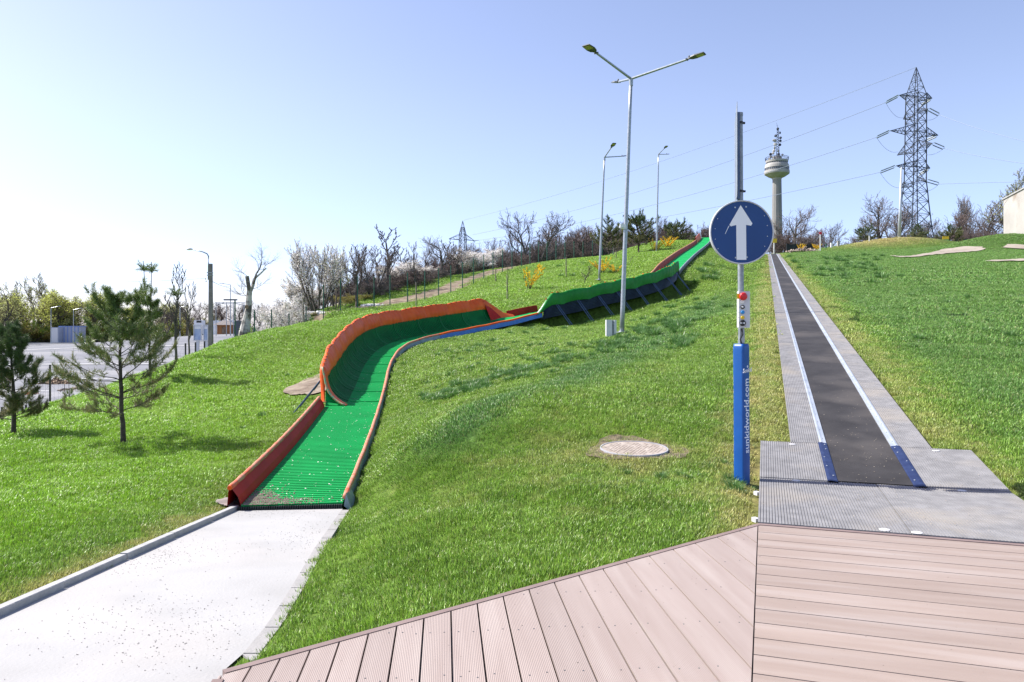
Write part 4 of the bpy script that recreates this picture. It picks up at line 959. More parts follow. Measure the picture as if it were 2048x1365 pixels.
for sgn in (-1,1):
    p=P(1485,646.5,fy-.021); mb=MB(); mb.add([p,p+[sgn*.024,0,.012],p+[sgn*.024,0,-.012],p+[0,-.003,0],p+[sgn*.024,-.003,.012],p+[sgn*.024,-.003,-.012]],[[[3,4,5] if sgn>0 else [3,5,4]]]); mb.build('knob_mark',M['white'],bxo)
for px,py in ((1477,614.5),(1477,625),(1477,635.5)): mb=MB(); mb.box(P(px,py,fy)+[0,-.001,0],(.007,.002,.006)); mb.build('button_label',M['lampdark'],bxo)
for px,py in ((1474,587),(1491,587),(1474,621),(1492,621),(1474,653),(1491,653)): mb=MB(); mb.box(P(px,py,fy)+[0,-.001,0],(.005,.003,.005)); mb.build('screw',M['lampdark'],bxo)
# round sign
ys_=Yp-.06; cs_=P(1483,465,ys_); rr=64/F*ys_; sgd=None
def discxy(c,r,y0,y1,m,name,parent,n=64,yaw=0.0):
    a=np.arange(n)*2*np.pi/n; mb=MB(); rows=np.stack([np.stack([c[0]+r*np.cos(a),np.full(n,y),c[2]+r*np.sin(a)],1) for y in (y1,y0)])
    mb.add(rows.reshape(-1,3),[grid_faces(2,n,True),np.arange(n)[None,::-1],(np.arange(n)+n)[None]]); return mb.build(name,m,parent)
plate=discxy(cs_,rr,ys_-.004,ys_+.004,M['galv_dk'],'sign_plate',sg)
a=np.arange(64)*2*np.pi/64; mb=MB()
pr=[(rr*1.0,-.012),(rr*.995,-.018),(rr*.965,-.018),(rr*.955,-.006)]; rows=np.stack([np.stack([cs_[0]+r*np.cos(a),np.full(64,ys_+k),cs_[2]+r*np.sin(a)],1) for r,k in [(rr,.02)]+pr])
mb.add(rows.reshape(-1,3),[grid_faces(5,64,True)[:,::-1]]); mb.build('sign_rim',M['panel'],plate,smooth=False)
discxy(cs_,rr*.96,ys_-.010,ys_-.004,M['sign_blue'],'sign_face',plate)
def sgp(px,py,dy=-.012): p=P(px,py,ys_); return np.array([p[0],ys_+dy,p[2]])
mb=MB(); K=662/160. # crop scale
def cp_(x,y): return (1400+x/K,210+y/K)
tri=[cp_(334,832),cp_(431,984),cp_(420,1002),cp_(378,996),cp_(381,1284),cp_(300,1284),cp_(297,996),cp_(252,1008),cp_(241,994)]
V=[sgp(*q) for q in tri]+[sgp(q[0],q[1],-.0105) for q in tri]
mb.add(V,[[[0,1,2]],[[0,2,3]],[[0,3,6]],[[0,6,7]],[[0,7,8]],[[3,4,5,6]]]); mb.build('arrow',M['sign_white'],plate)
mb=MB(); mo=MB()
for x,y in ((144,944),(123,1027),(124,1113),(147,1192),(530,920),(554,1001),(555,1089),(533,1172)):
    p=sgp(*cp_(x,y),-.010); mb=MB(); mb.box(p,(.007,.004,.007)); mb.build('reflector_dot',M['white'],plate)
for x,y in ((288,851),(379,846),(292,1266),(387,1262)):
    p=sgp(*cp_(x,y),-.010); mo=MB(); mo.box(p,(.014,.006,.014),rot=.0); mo.build('bolt',M['alu'],plate)
mb=MB(); mb.add([sgp(*cp_(x,y),-.0115) for x,y in ((244,1000),(236,1012),(222,1040),(206,1072),(204,1068),(219,1036),(233,1006))],[[[0,1,2,3,4,5,6]]]); mb.build('scratch',M['letter'],plate)
mb=MB(); 
for zz in (cs_[2]-.2,cs_[2]+.2): mb=MB(); mb.box([cs_[0],ys_+.04,zz],(.10,.07,.03)); mb.build('clamp',M['galv_dk'],plate)
# upper plate seen nearly edge-on
zt0,zt1=P(1478,402,Yp)[2],P(1478,224,Yp)[2]; mb=MB(); h=zt1-zt0
c=lean((zt0+zt1)/2)+[-.035,0,0]; yaw=R(14.2)
ca,sa=math.cos(yaw),math.sin(yaw)
pl=[(-.30,h*.5-.02),(-.27,h*.5+.03),(.30,h*.5-.03),(.33,h*.5-.06),(.33,-h*.5+.08),(.27,-h*.5),(-.27,-h*.5),(-.33,-h*.5+.06)]
Vf=[]
for dx in (0,-.004):
    for y,z in pl: 
        tot=np.array([dx*1.0-.006,y,0]); Vf.append(c+[tot[0]*ca+y*sa*1.0+(-.0),y*ca,z])
n_=len(pl); i=np.arange(n_); j=(i+1)%n_
mb.add(Vf,[i[None],(i[::-1]+n_)[None],np.stack([i,i+n_,j+n_,j],1)]); up=mb.build('side_sign_plate',M['galv_dk'],sg)
mb=MB(); mb.box(c+[.004,-.02,0],(.03,.05,h*.97)); mb.build('stiffener',M['strut'],up)
mb=MB()
for zz in (zt0+.10,zt1-.12): mb=MB(); mb.lathe([(.036,-.012),(.036,.012)],lean(zz),16,False); mb.box(lean(zz)+[.04,0,0],(.03,.02,.02)); mb.build('clamp',M['black'],up)

# ------------------------------------------------------------------ street lamps
def lamp(label,base,top,arms,r0,r1,group='tall galvanised street lamps'):
    base=np.array(base,float); b=base.copy(); b[2]=gz(b[0],b[1]); t=thing('street_lamp',b,label,'street lamp',group)
    mb=MB(); zs=np.linspace(0,1,9); pts=b-[0,0,.3]+(top-b+[0,0,.3])*zs[:,None]; mb.poly(pts,r0+(r1-r0)*zs,16); mb.build('pole',M['galv'],t,smooth=True)
    mb=MB(); mb.lathe([(r0*2.2,0),(r0*2.2,.03),(r0*1.2,.035),(r0*1.1,.06)],b+[0,0,.02],16); mb.build('base_plate',M['galv'],t)
    mb=MB(); mb.lathe([(r1*1.2,-.25),(r1*1.3,0),(r1*.4,.03)],top,12); mb.build('collar',M['galv'],t)
    for e in arms:
        e=np.array(e); d=e-top; L=np.linalg.norm(d); d/=L
        mb=MB(); mb.tube(top,e,r1*.75,r1*.62,n=10); mb.build('arm',M['galv'],t)
        side=np.cross(d,[0,0,1.]); side/=np.linalg.norm(side); up=np.cross(side,d)
        hl=.62; s0=e-d*.02
        prf=[(0,.035,.03),(.10,.05,.035),(.16,.13,.035),(.30,.165,.04),(hl,.150,.022)]
        mb=MB(); V=[]
        for x,w,h in prf:
            for a,bq in ((-w,-h*.3),(w,-h*.3),(w*.8,h),(-w*.8,h)): V.append(s0+d*x+side*a+up*bq)
        mb.add(V,[grid_faces(5,4,True)[:,::-1],[[0,1,2,3]],[[19,18,17,16]]]); hd=mb.build('lamp_head',M['lampdark'],t)
        mb=MB(); V=[s0+d*x+side*a+up*-.016 for x,a in ((.34,-.13),(.34,.13),(.58,.12),(.58,-.12))]; mb.add(V,[[[0,1,2,3]]]); mb.build('lens',M['lens'],hd)
        mb=MB(); mb.lathe([(.03,0),(.035,.03),(.02,.07),(.0,.08)],s0+d*.08+up*.035,10,False); mb.tube(s0-side*.07,s0+side*.07,.03); mb.build('joint',M['lampdark'],hd)
    return t
l1b=P(1243,670,26.4); l1t=P(1262,158,26.4)
L1=lamp('nearest tall galvanised street lamp with three arms beside the grey cabinet',l1b,l1t,[P(1192,106,24.7),P(1375,119,25.3),P(1237,164,28)],.085,.058)
mb=MB(); q=P(1248,453,26.4); mb.lathe([(.10,-.10),(.10,.06)],q,14); mb.box(q+[-.09,-.05,0],(.12,.14,.12)); mb.build('sensor_box',M['white'],L1)
lamp('two-armed street lamp standing among the yellow bushes, half behind the nearest one',P(1198,560,55),P(1209,315,55),[P(1223,295,53.6),P(1243,313,56.5)],.09,.06)
lamp('most distant two-armed street lamp near the top of the hill',P(1313,490,76),P(1317,309,76),[P(1329,297,74.5),P(1333,309,78)],.09,.06)
# plain white mast by the brown mound
q=on(1798,114); t=thing('mast',q,'plain slender white mast rising from the brown mound by the pylon','mast'); mb=MB(); mb.poly(np.array([q-[0,0,.5],P(1800.5,420,114),P(1803,335,114)]),[.26,.2,.12],12); mb.build('pole',M['alu'],t,smooth=True); mb=MB(); mb.lathe([(.32,0),(.32,.12),(.27,.14)],q,12); mb.build('base_plate',M['alu'],t)
# cabinet
q=hit(1221,675); q=on(1221,26.0); w_=22/F*26; t=thing('electrical_cabinet',q,'small grey electrical cabinet on the grass left of the nearest lamp','cabinet')
zt2=P(1221,640,26)[2]-q[2]
mb=MB(); mb.box(q+[-.06,0,zt2/2-.05],(.20,.3,zt2+.1)); mb.build('housing',M['panel'],t)
mb=MB(); mb.box(q+[.085,.03,zt2/2-.05],(.055,.28,zt2+.06)); mb.build('recess',M['galv_dk'],t)
mb=MB(); mb.box(q+[.15,0,zt2/2-.05],(.075,.3,zt2+.08)); mb.build('housing',M['panel'],t)
# ------------------------------------------------------------------ plants
def unit(v): return v/(np.linalg.norm(v)+1e-9)
def grow(seed,nstem=1,spread=.5,up=.12,maxlev=3,wander=.18,kids=(2,2,2,1),L0=.42,ratio=.62,rad0=.028,start=1,ang=(30,60),stemh=0.0,rmin=.0018,nseg=4,shr=.62):
    r=random.Random(seed); out=[[] for _ in range(6)]
    def rv(): return np.array([r.gauss(0,1),r.gauss(0,1),r.gauss(0,1)])
    def br(p,d,L,rad,lev):
        st=L/nseg
        for i in range(nseg):
            d=unit(d+rv()*wander*(.5 if lev==0 else 1)+np.array([0,0,up*(1 if lev else .5)])); q=p+d*st
            r1=max(rad*(1-(i+1)/nseg*.62),rmin); r0=max(rad*(1-i/nseg*.62),rmin); out[lev].append((p,q,r0,r1))
            if lev<maxlev and (i>=start or lev>0):
                for _ in range(kids[lev]+(1 if i==nseg-1 else 0)):
                    a=R(r.uniform(*ang)); ax=unit(np.cross(d,rv())); dd=d*math.cos(a)+ax*math.sin(a)
                    if dd[2]<-.15: dd[2]*=-.3
                    br(q,unit(dd),L*ratio*r.uniform(.65,1.1)*(1-.25*i/nseg),r1*shr,lev+1)
            p=q
    for k in range(nstem):
        a=2*math.pi*(k+r.uniform(-.3,.3))/nstem; d=unit(np.array([math.cos(a)*spread*(0 if nstem==1 else r.uniform(.4,1)),math.sin(a)*spread*(0 if nstem==1 else r.uniform(.4,1)),1.]))
        p0=np.array([math.cos(a)*.02,math.sin(a)*.02,-.04]) if nstem>1 else np.array([0,0,-.04])
        br(p0,d,L0*r.uniform(.85,1.1),rad0/math.sqrt(nstem)*1.1,0)
    return out
def norm(levels):
    z=np.array([s[1][2] for l in levels for s in l]); h=np.percentile(z,99.7); 
    return [[(a/h,b/h,c/h,d/h) for a,b,c,d in l] for l in levels]
def segmesh(lv,name,m,n):
    if not lv: return None
    mb=MB(); mb.segs([s[0] for s in lv],[s[1] for s in lv],[s[2] for s in lv],[s[3] for s in lv],n,tint=rng.uniform(0,1,len(lv))); return mb.mesh(name,m)
def quads(P0,size,seed,jit=0.0,asp=1.0):
    r=np.random.default_rng(seed); n=len(P0); P0=P0+r.normal(0,1,(n,3))*jit
    a=r.normal(0,1,(n,3)); a/=np.linalg.norm(a,axis=1,keepdims=True); b=r.normal(0,1,(n,3)); b=np.cross(a,b); b/=np.linalg.norm(b,axis=1,keepdims=True)
    s=size*r.uniform(.5,1.2,(n,1)); V=np.stack([P0-a*s*asp,P0-b*s*.6,P0+a*s*asp,P0+b*s*.6],1).reshape(-1,3)
    mb=MB(); mb.add(V,[np.arange(4*n).reshape(-1,4)],np.repeat(r.uniform(0,1,n),4)); return mb
def proto(name,seed,barkm,twigm,leaf=None,sides=5,twiglev=2,nosplit=False,**k):
    lv=norm(grow(seed,**k)); tr=sum(lv[:twiglev],[]); tw=sum(lv[twiglev:],[])
    parts=[('trunk',segmesh(tr,name+'_trunk',barkm,sides),[])]
    if tw: parts.append(('crown',segmesh(tw,name+'_crown',twigm,3),[]))
    if leaf:
        nl,sz,lm,jit,ln=leaf; r=np.random.default_rng(seed); src=[s for l in lv[-4:] for s in l if len(l)] if False else [s for s in sum(lv[max(1,k.get('maxlev',3)-1):],[])]
        ii=r.integers(0,len(src),nl); f=r.uniform(0,1,nl)[:,None]; A0=np.array([src[i][0] for i in ii]); B0=np.array([src[i][1] for i in ii])
        parts.append((ln,quads(A0*(1-f)+B0*f,sz,seed,jit).mesh(name+'_'+ln,lm),[]))
    return (name,parts)
PA=[proto('bare_tree',11,M['barkg'],M['twig'],maxlev=4,kids=(2,2,1,0),L0=.55,spread=.5,up=.10,wander=.2,start=1,rad0=.03),
    proto('bare_tree',12,M['barkg'],M['twig'],maxlev=4,kids=(2,2,1,0),nstem=2,L0=.5,spread=.45,up=.12,wander=.22,rad0=.032),
    proto('bare_tree',13,M['bark'],M['twigr'],maxlev=4,kids=(2,2,1,0),nstem=1,L0=.62,ratio=.58,up=.14,wander=.18,rad0=.026)]
PB=[proto('bare_tree',21,M['barkg'],M['twig'],maxlev=3,kids=(2,1,2),L0=.95,ratio=.36,up=.18,wander=.10,ang=(20,45),rad0=.016,nseg=6,start=1),
    proto('bare_tree',22,M['barkg'],M['twigr'],maxlev=3,kids=(2,1,2),L0=.95,ratio=.36,up=.14,wander=.16,ang=(25,55),rad0=.018,nseg=6,start=1)]
PC=[proto('blossom_tree',31,M['bark'],M['twig'],maxlev=3,nstem=11,spread=.8,up=.09,wander=.10,L0=.62,ratio=.5,kids=(2,2,1),ang=(15,38),rad0=.035,rmin=.0013,leaf=(8000,.0125,M['blos'],.008,'blossom')),
    proto('blossom_tree',32,M['bark'],M['twig'],maxlev=3,nstem=5,spread=.6,up=.10,wander=.14,L0=.55,ratio=.55,kids=(2,2,1),ang=(20,50),rad0=.035,rmin=.0014,leaf=(14000,.016,M['blos'],.018,'blossom')),
    proto('budding_tree',33,M['bark'],M['twig'],maxlev=3,nstem=4,spread=.45,up=.12,wander=.12,L0=.62,ratio=.5,kids=(1,2,1),ang=(15,40),rad0=.03,leaf=(2200,.009,M['spring2'],.008,'leaves'))]
PD=[proto('bare_shrub',41+i,M['bark'],M['twigr' if i!=1 else 'twig'],rmin=.0022,maxlev=3,nstem=17,spread=1.25,up=.05,wander=.28,L0=.45,ratio=.6,kids=(2,2,1),ang=(25,70),rad0=.028,twiglev=1) for i in range(3)]
PE=[proto('blossom_shrub',51,M['bark'],M['twig'],maxlev=3,nstem=9,spread=1.3,up=.04,wander=.26,L0=.45,ratio=.6,kids=(1,2,1),ang=(25,70),rad0=.028,twiglev=1,leaf=(9000,.017,M['blos'],.03,'blossom')),
    proto('leafy_shrub',52,M['bark'],M['twigb'],maxlev=3,nstem=9,spread=1.3,up=.04,wander=.26,L0=.42,ratio=.6,kids=(1,2,1),ang=(25,70),rad0=.028,twiglev=1,leaf=(9000,.020,M['olive'],.05,'leaves')),
    proto('leafy_shrub',53,M['bark'],M['twig'],maxlev=2,nstem=9,spread=1.7,up=.03,wander=.26,L0=.42,ratio=.6,kids=(1,2,1),ang=(25,70),rad0=.02,twiglev=1,leaf=(6000,.032,M['shrub'],.07,'leaves'))]
PF=[proto('spring_tree',61,M['bark'],M['twigb'],maxlev=3,kids=(2,2,2),nstem=2,spread=.5,L0=.45,ratio=.62,up=.06,wander=.22,rad0=.04,leaf=(13000,.0105,M['spring'],.028,'leaves')),
    proto('spring_tree',62,M['bark'],M['twigb'],maxlev=3,kids=(2,2,2),nstem=3,spread=.7,L0=.42,ratio=.62,up=.04,wander=.24,rad0=.045,leaf=(12000,.0105,M['spring'],.030,'leaves')),
    proto('spring_tree',63,M['bark'],M['twigb'],maxlev=3,kids=(2,2,2),nstem=2,spread=.8,L0=.42,ratio=.62,up=.05,wander=.24,rad0=.045,leaf=(7000,.0105,M['spring2'],.024,'leaves')),
    proto('spring_tree',64,M['barkg'],M['twig'],maxlev=4,kids=(1,2,1,1),nstem=1,L0=.62,ratio=.58,up=.12,wander=.16,rad0=.03,leaf=(1500,.008,M['spring2'],.01,'leaves'))]
def put_tree(pr,px,ptop,Y,wpx=None,label=None,cat='tree',group=None,hfix=None,rz=None):
    x=(px-1024)/F*Y; g=gz(x,Y); H=P(px,ptop,Y)[2]-g if hfix is None else hfix
    rz=r2.uniform(0,6.28) if rz is None else rz
    if wpx:
        # widen: measure the crown radius of the prototype
        me=pr[1][-1][1]; co=np.empty(len(me.vertices)*3,np.float32); me.vertices.foreach_get('co',co); co=co.reshape(-1,3)
        w=np.percentile(np.abs(co[:,0]),96)+np.percentile(np.abs(co[:,1]),96); s=wpx/F*Y/w
        s=float(np.clip(s,H*.45,H*2.2))
        sc=(s,s,H)
    else: sc=(H,H,H)
    return place(pr,(x,Y,g-.02*H),rz,sc,label,cat,group)
bf='trees and shrubs behind the green fence'
put_tree(PC[0],637,483,50,122,'wide multi-stemmed tree with sparse white blossom, leftmost tall tree behind the fence',group=bf)
put_tree(PC[2],672,505,53,70,'small budding tree just right of the wide blossom tree, behind the fence',group=bf)
put_tree(PB[0],713,484,54,38,'thin dark upright tree behind the fence, left of the forked grey one',group=bf)
put_tree(PA[1],742,490,58,70,'forked grey tree between two thin upright trees behind the fence',group=bf)
put_tree(PB[0],776,448,60,48,'tallest slim bare tree behind the fence, above the middle of the long orange wall',group=bf)
put_tree(PB[1],833,485,60,44,'slim crooked bare tree behind the fence just left of the small distant pylon',group=bf)
put_tree(PA[0],880,470,66,80,'bare tree with long leaning limbs directly left of the small distant pylon',group=bf)
put_tree(PA[2],915,490,68,60,'short bare tree right in front of the small distant pylon',group=bf)
put_tree(PC[1],936,502,72,70,'bushy white blossom tree below the small distant pylon',group=bf)
put_tree(PC[1],978,494,74,58,'white blossom tree right of the small distant pylon, second of two together',group=bf)
put_tree(PA[1],1066,421,84,112,'big round-crowned bare tree at the middle of the skyline',group=bf)
put_tree(PB[1],1007,478,76,26,'whip-thin bare sapling on the skyline left of the big round-crowned tree',group=bf)
put_tree(PA[2],1160,448,92,62,'purplish bare tree on the skyline left of the first dark pine',group=bf)
put_tree(PA[0],1120,478,88,50,'low bare tree filling the gap right of the big round-crowned tree',group=bf)
shr=[(592,600,46,60,0,'tangled shrub with white blossom at the left end behind the fence',0),(548,615,46,50,0,'pale blossoming shrub right of the cut-back trunk',0),
(525,640,42,46,0,'low white blossoming bramble at the foot of the cut-back trunk',0),(505,655,40,40,2,'low green bramble under the cut-back trunk',2),
(610,622,47,60,1,'golden-green shrub under the wide blossom tree, leftmost of its kind',1),(690,588,55,60,1,'golden-green shrub between the second and third fence post',1),(728,588,57,50,1,'golden-green shrub right of the third fence post',1),(655,618,50,55,2,'dark green shrub on the bank under the budding tree',2),(700,612,53,60,2,'mid green ground shrub beside the dirt path',2),
(760,598,58,60,2,'bright green ground shrub beside the upper part of the dirt path',2),(820,582,62,60,2,'green ground shrub where the bank meets the brushwood',2),(875,572,64,60,2,'green ground shrub below the leaning-limbed tree',2),(940,556,70,60,2,'green ground shrub under the white blossom trees',2)]
for px,tp,Y,w,ty,lb,_ in shr: put_tree(PE[ty],px,tp,Y,w,lb,'shrub',bf)
bs=[(770,560,60,'grey brushwood under the tallest slim tree'),(745,562,58,'pale twiggy shrub left of the tallest slim tree'),(800,548,62,'brown brushwood thicket right of the tallest slim tree'),(838,540,63,'tall brown thicket under the slim crooked tree'),(868,538,66,'reddish thicket left of the leaning-limbed tree'),(900,528,69,'reddish thicket under the small distant pylon'),(955,530,74,'grey thicket between the two blossom trees'),(1000,520,77,'grey thicket right of the two blossom trees'),(1030,508,80,'low thicket left of the big round-crowned tree'),(1062,498,84,'low thicket at the foot of the big round-crowned tree'),(1092,490,86,'low thicket right of the big round-crowned tree'),(1128,486,88,'thicket below the gap in the skyline'),(1165,484,92,'thicket left of the first dark pine'),(1200,482,94,'thicket behind the first dark pine'),(1240,470,98,'thicket between the two dark pines'),(1190,462,99,'taller purplish brush behind the second street lamp')]
for i,(px,tp,Y,lb) in enumerate(bs): put_tree(PD[i%3],px,tp,Y,62,lb,'shrub',bf)
ub='bare bushes along the top of the hill'
for i,(px,tp,Y,w,lb) in enumerate([(1302,446,106,44,'bare bush right of the second dark pine'),(1330,438,108,46,'tallest purplish bare bush behind the farthest street lamp'),(1362,446,108,40,'bare bush behind the small third pine'),(1392,452,108,40,'bare bush left of the top of the green slide'),(1418,445,112,40,'bare bush behind the top of the green slide'),(1440,450,112,40,'bare bush half hidden by the round sign')]): put_tree(PD[i%3],px,tp,Y,w,lb,'shrub',ub)
rt='bare trees behind the hilltop'
for ty,px,tp,Y,w,lb in [(0,1592,414,150,92,'wide bare tree just right of the concrete tower'),(1,1575,440,145,60,'darker bare tree at the foot of the concrete tower'),(1,1650,448,170,80,'low bare tree between the tower and the pylon, over the yellow shrubs'),(2,1625,455,160,60,'small bare tree behind the rubble heap'),
 (1,1765,394,150,110,'broad bare tree just left of the big pylon'),(0,1738,425,152,70,'low spreading bare tree left of the broad one beside the pylon'),(2,1800,420,160,80,'bare tree behind the white mast'),(0,1835,435,165,80,'bare tree between the legs of the pylon'),(1,1872,440,160,70,'bare tree right of the pylon legs'),
 (2,1905,425,160,70,'reddish bare tree over the yellow and green sign'),(1,1940,388,175,90,'tallest purplish bare tree right of the pylon'),(2,1975,400,170,70,'reddish bare tree left of the white building'),(0,1990,430,150,70,'golden brown bare tree touching the white building')]: put_tree(PA[ty],px,tp,Y,w,lb,'tree',rt)
put_tree(PF[3],2040,340,150,90,'tall tree with first pale leaves rising behind the white building')
for i,(px,tp,Y,w,lb) in enumerate([(1720,470,140,60,'brush left of the pylon behind the dark net'),(1785,468,146,60,'brush under the broad bare tree'),(1850,466,148,60,'brush at the foot of the pylon'),(1900,462,148,60,'brush behind the small conifer'),(1940,455,150,70,'golden brush behind the green net fence'),(1980,455,146,60,'golden brush beside the white building'),(1560,462,140,50,'brush at the foot of the tower'),(1610,468,140,60,'brush behind the black net')]): put_tree(PD[i%3],px,tp,Y,w,lb,'shrub','brushwood behind the hilltop')
# undergrowth that closes the gaps: clumps nobody could tell apart
q_=random.Random(77)
for px,py,Y in [(585,612,50),(620,600,52),(660,585,56),(690,570,58),(720,560,60),(750,548,63),(785,540,64),(815,530,66),(850,525,68),(885,515,70),(915,512,72),(945,508,76),(975,502,78),(1005,500,80),(1035,495,83),(1075,485,88),(1105,478,90),(1140,472,94),(1175,466,97),(1220,462,100),(1255,458,102),(1290,458,106)]:
    put_tree(PD[q_.randint(0,2)],px+q_.uniform(-8,8),py-q_.uniform(0,14),Y+6,60,'tangled bare brushwood bush in the thicket behind the green fence','shrub','brushwood thicket behind the green fence')
for px,py,Y in [(655,520,60),(700,505,62),(728,512,60),(760,495,66),(800,498,66),(818,508,68),(855,496,70),(895,480,74),(950,488,80),(990,482,82),(1028,462,86),(1095,455,90),(1140,462,94),(1180,458,98),(1100,470,92)]:
    put_tree((PB+PA[1:])[q_.randint(0,3)],px+q_.uniform(-5,5),py-q_.uniform(0,8),Y,40,'slender bare tree standing in the thicket behind the green fence','tree','slender bare trees in the thicket behind the green fence')
for px,py,Y in [(600,560,54),(560,590,50),(800,520,64),(860,530,70)]: put_tree(PC[1],px,py,Y,70,'small white blossom tree standing low in the thicket behind the green fence','tree','low blossom trees in the thicket')
# far left woods, each tree its own
fw='trees beyond the car park'; FK=1.32
for ty,px,tp,Y,w,lb in [(1,15,585,170,110,'leafing willow-like tree at the left edge beyond the car park'),(0,62,578,178,95,'rounded fresh green tree, second from the left edge beyond the car park'),(1,112,590,176,100,'leafing tree with leaning dark limbs behind the white container'),(0,160,586,182,90,'fresh green tree behind the street light of the car park'),(1,205,584,180,90,'fresh green tree with a flat top left of the near pine'),(0,245,600,190,80,'fresh green tree half hidden by the near pine'),(2,300,600,200,80,'pale green tree behind the tall leggy pine'),(2,-20,560,150,100,'pale leafing tree cut by the left edge of the picture'),
 (3,100,545,190,70,'tall bare-topped tree standing above the fresh green ones'),(3,65,552,200,50,'second tall bare-topped tree, left of the tallest'),(3,18,560,190,50,'slim bare-topped tree near the left edge'),(2,345,606,230,70,'pale tree behind the thin leafless sapling'),(2,395,606,250,60,'pale tree left of the concrete pole')]:
    put_tree(PF[ty],px,tp,Y*FK,w,lb,'tree',fw)
for i,(px,tp,Y,w,lb) in enumerate([(372,596,230,50,'bare tree just left of the concrete pole in the distance'),(410,602,240,50,'distant bare tree behind the concrete pole'),(445,604,240,60,'distant bare tree behind the steel gantry'),(480,600,240,60,'distant bare tree behind the cut-back trunk'),(515,606,250,60,'distant bare tree right of the cut-back trunk'),(548,604,250,60,'distant bare tree above the white blossoming bramble'),(575,610,260,60,'distant bare tree left of the first fence post'),(325,612,240,60,'distant bare tree between the pine and the sapling')]): put_tree(PA[i%3],px,tp,Y,w,lb,'tree','far bare trees beyond the road')
for i,(px,tp,Y,w,lb) in enumerate([(15,640,176,90,'brush behind the grey fence at the left edge'),(60,638,178,90,'brush behind the grey fence under the rounded tree'),(110,640,182,90,'brush right behind the white container'),(165,642,186,90,'brush behind the blue and white container'),(215,642,190,90,'brush behind the near pine beyond the car park'),(265,640,195,90,'brush behind the leggy pine beyond the car park'),(315,640,200,80,'brush beyond the road left of the sapling'),(360,636,205,80,'brush beyond the road right of the sapling')]): put_tree(PE[1] if i%2 else PE[2],px,tp,Y*1.27,w,lb,'shrub','brush beyond the car park')
# cut-back trunk
def pollard():
    r=random.Random(5); mb=MB(); tw=[]
    B0=on(488,41); s=41/F
    def pp(x,y,dy=0): return np.array([(340+x/5.69-1024)*s,41+dy,CH-((480+y/5.69)-HZ)*s])
    mb.poly(np.array([pp(840,1230),pp(850,1050),pp(870,900,.05),pp(895,780),pp(900,640),pp(905,590)]),[.34,.30,.22,.17,.15,.14],10)
    mb.poly(np.array([pp(905,600),pp(900,520,-.1),pp(888,415,-.15)]),[.12,.11,.11],8); mb.poly(np.array([pp(908,600),pp(935,520,.1),pp(950,440,.15)]),[.12,.10,.09],8)
    mb.poly(np.array([pp(945,500),pp(975,430),pp(1030,385),pp(1095,320)]),[.07,.06,.045,.035],6); mb.poly(np.array([pp(965,440),pp(985,380),pp(1020,330),pp(1045,250)]),[.06,.045,.04,.03],6)
    root=thing('cut_back_tree',pp(845,1200),'cut-back trunk with sawn-off limbs and a few twigs right of the concrete pole','tree')
    mb.build('trunk',M['pale'],root)
    st=[(pp(870,640),-1),(pp(905,560),-1),(pp(950,560),1),(pp(1000,380),0),(pp(1060,340),1),(pp(885,420),-1),(pp(1040,270),0),(pp(870,640),-1),(pp(1020,330),0)]
    segs=[]
    def tw_(p,d,L,rad,lev):
        for i in range(4):
            d=unit(d+np.array([r.gauss(0,.2),r.gauss(0,.2),r.gauss(0,.15)+.08])); q=p+d*L/4; segs.append((p,q,rad,rad*.8)); rad*=.8
            if lev<2:
                for _ in range(2): tw_(q,unit(d+np.array([r.gauss(0,.6),r.gauss(0,.6),r.gauss(0,.4)])),L*.55,rad*.7,lev+1)
            p=q
    for p,sx in st: tw_(p,unit(np.array([sx*1.3,r.gauss(0,.3),.6+(sx==0)])),.85,.018,0)
    m2=MB(); m2.segs([q[0] for q in segs],[q[1] for q in segs],[q[2] for q in segs],[q[3] for q in segs],3); m2.build('twigs',M['twig'],root)
    m3=MB(); p=pp(885,765,-.17); m3.lathe([(.0,.02),(.10,.02),(.11,-.03)],p,12,False); v=m3.V[0]; q=v-p; m3.V[0]=p+np.stack([q[:,0],-q[:,2],q[:,1]],1); m3.build('knot_hole',M['trunkw'],root)
pollard()

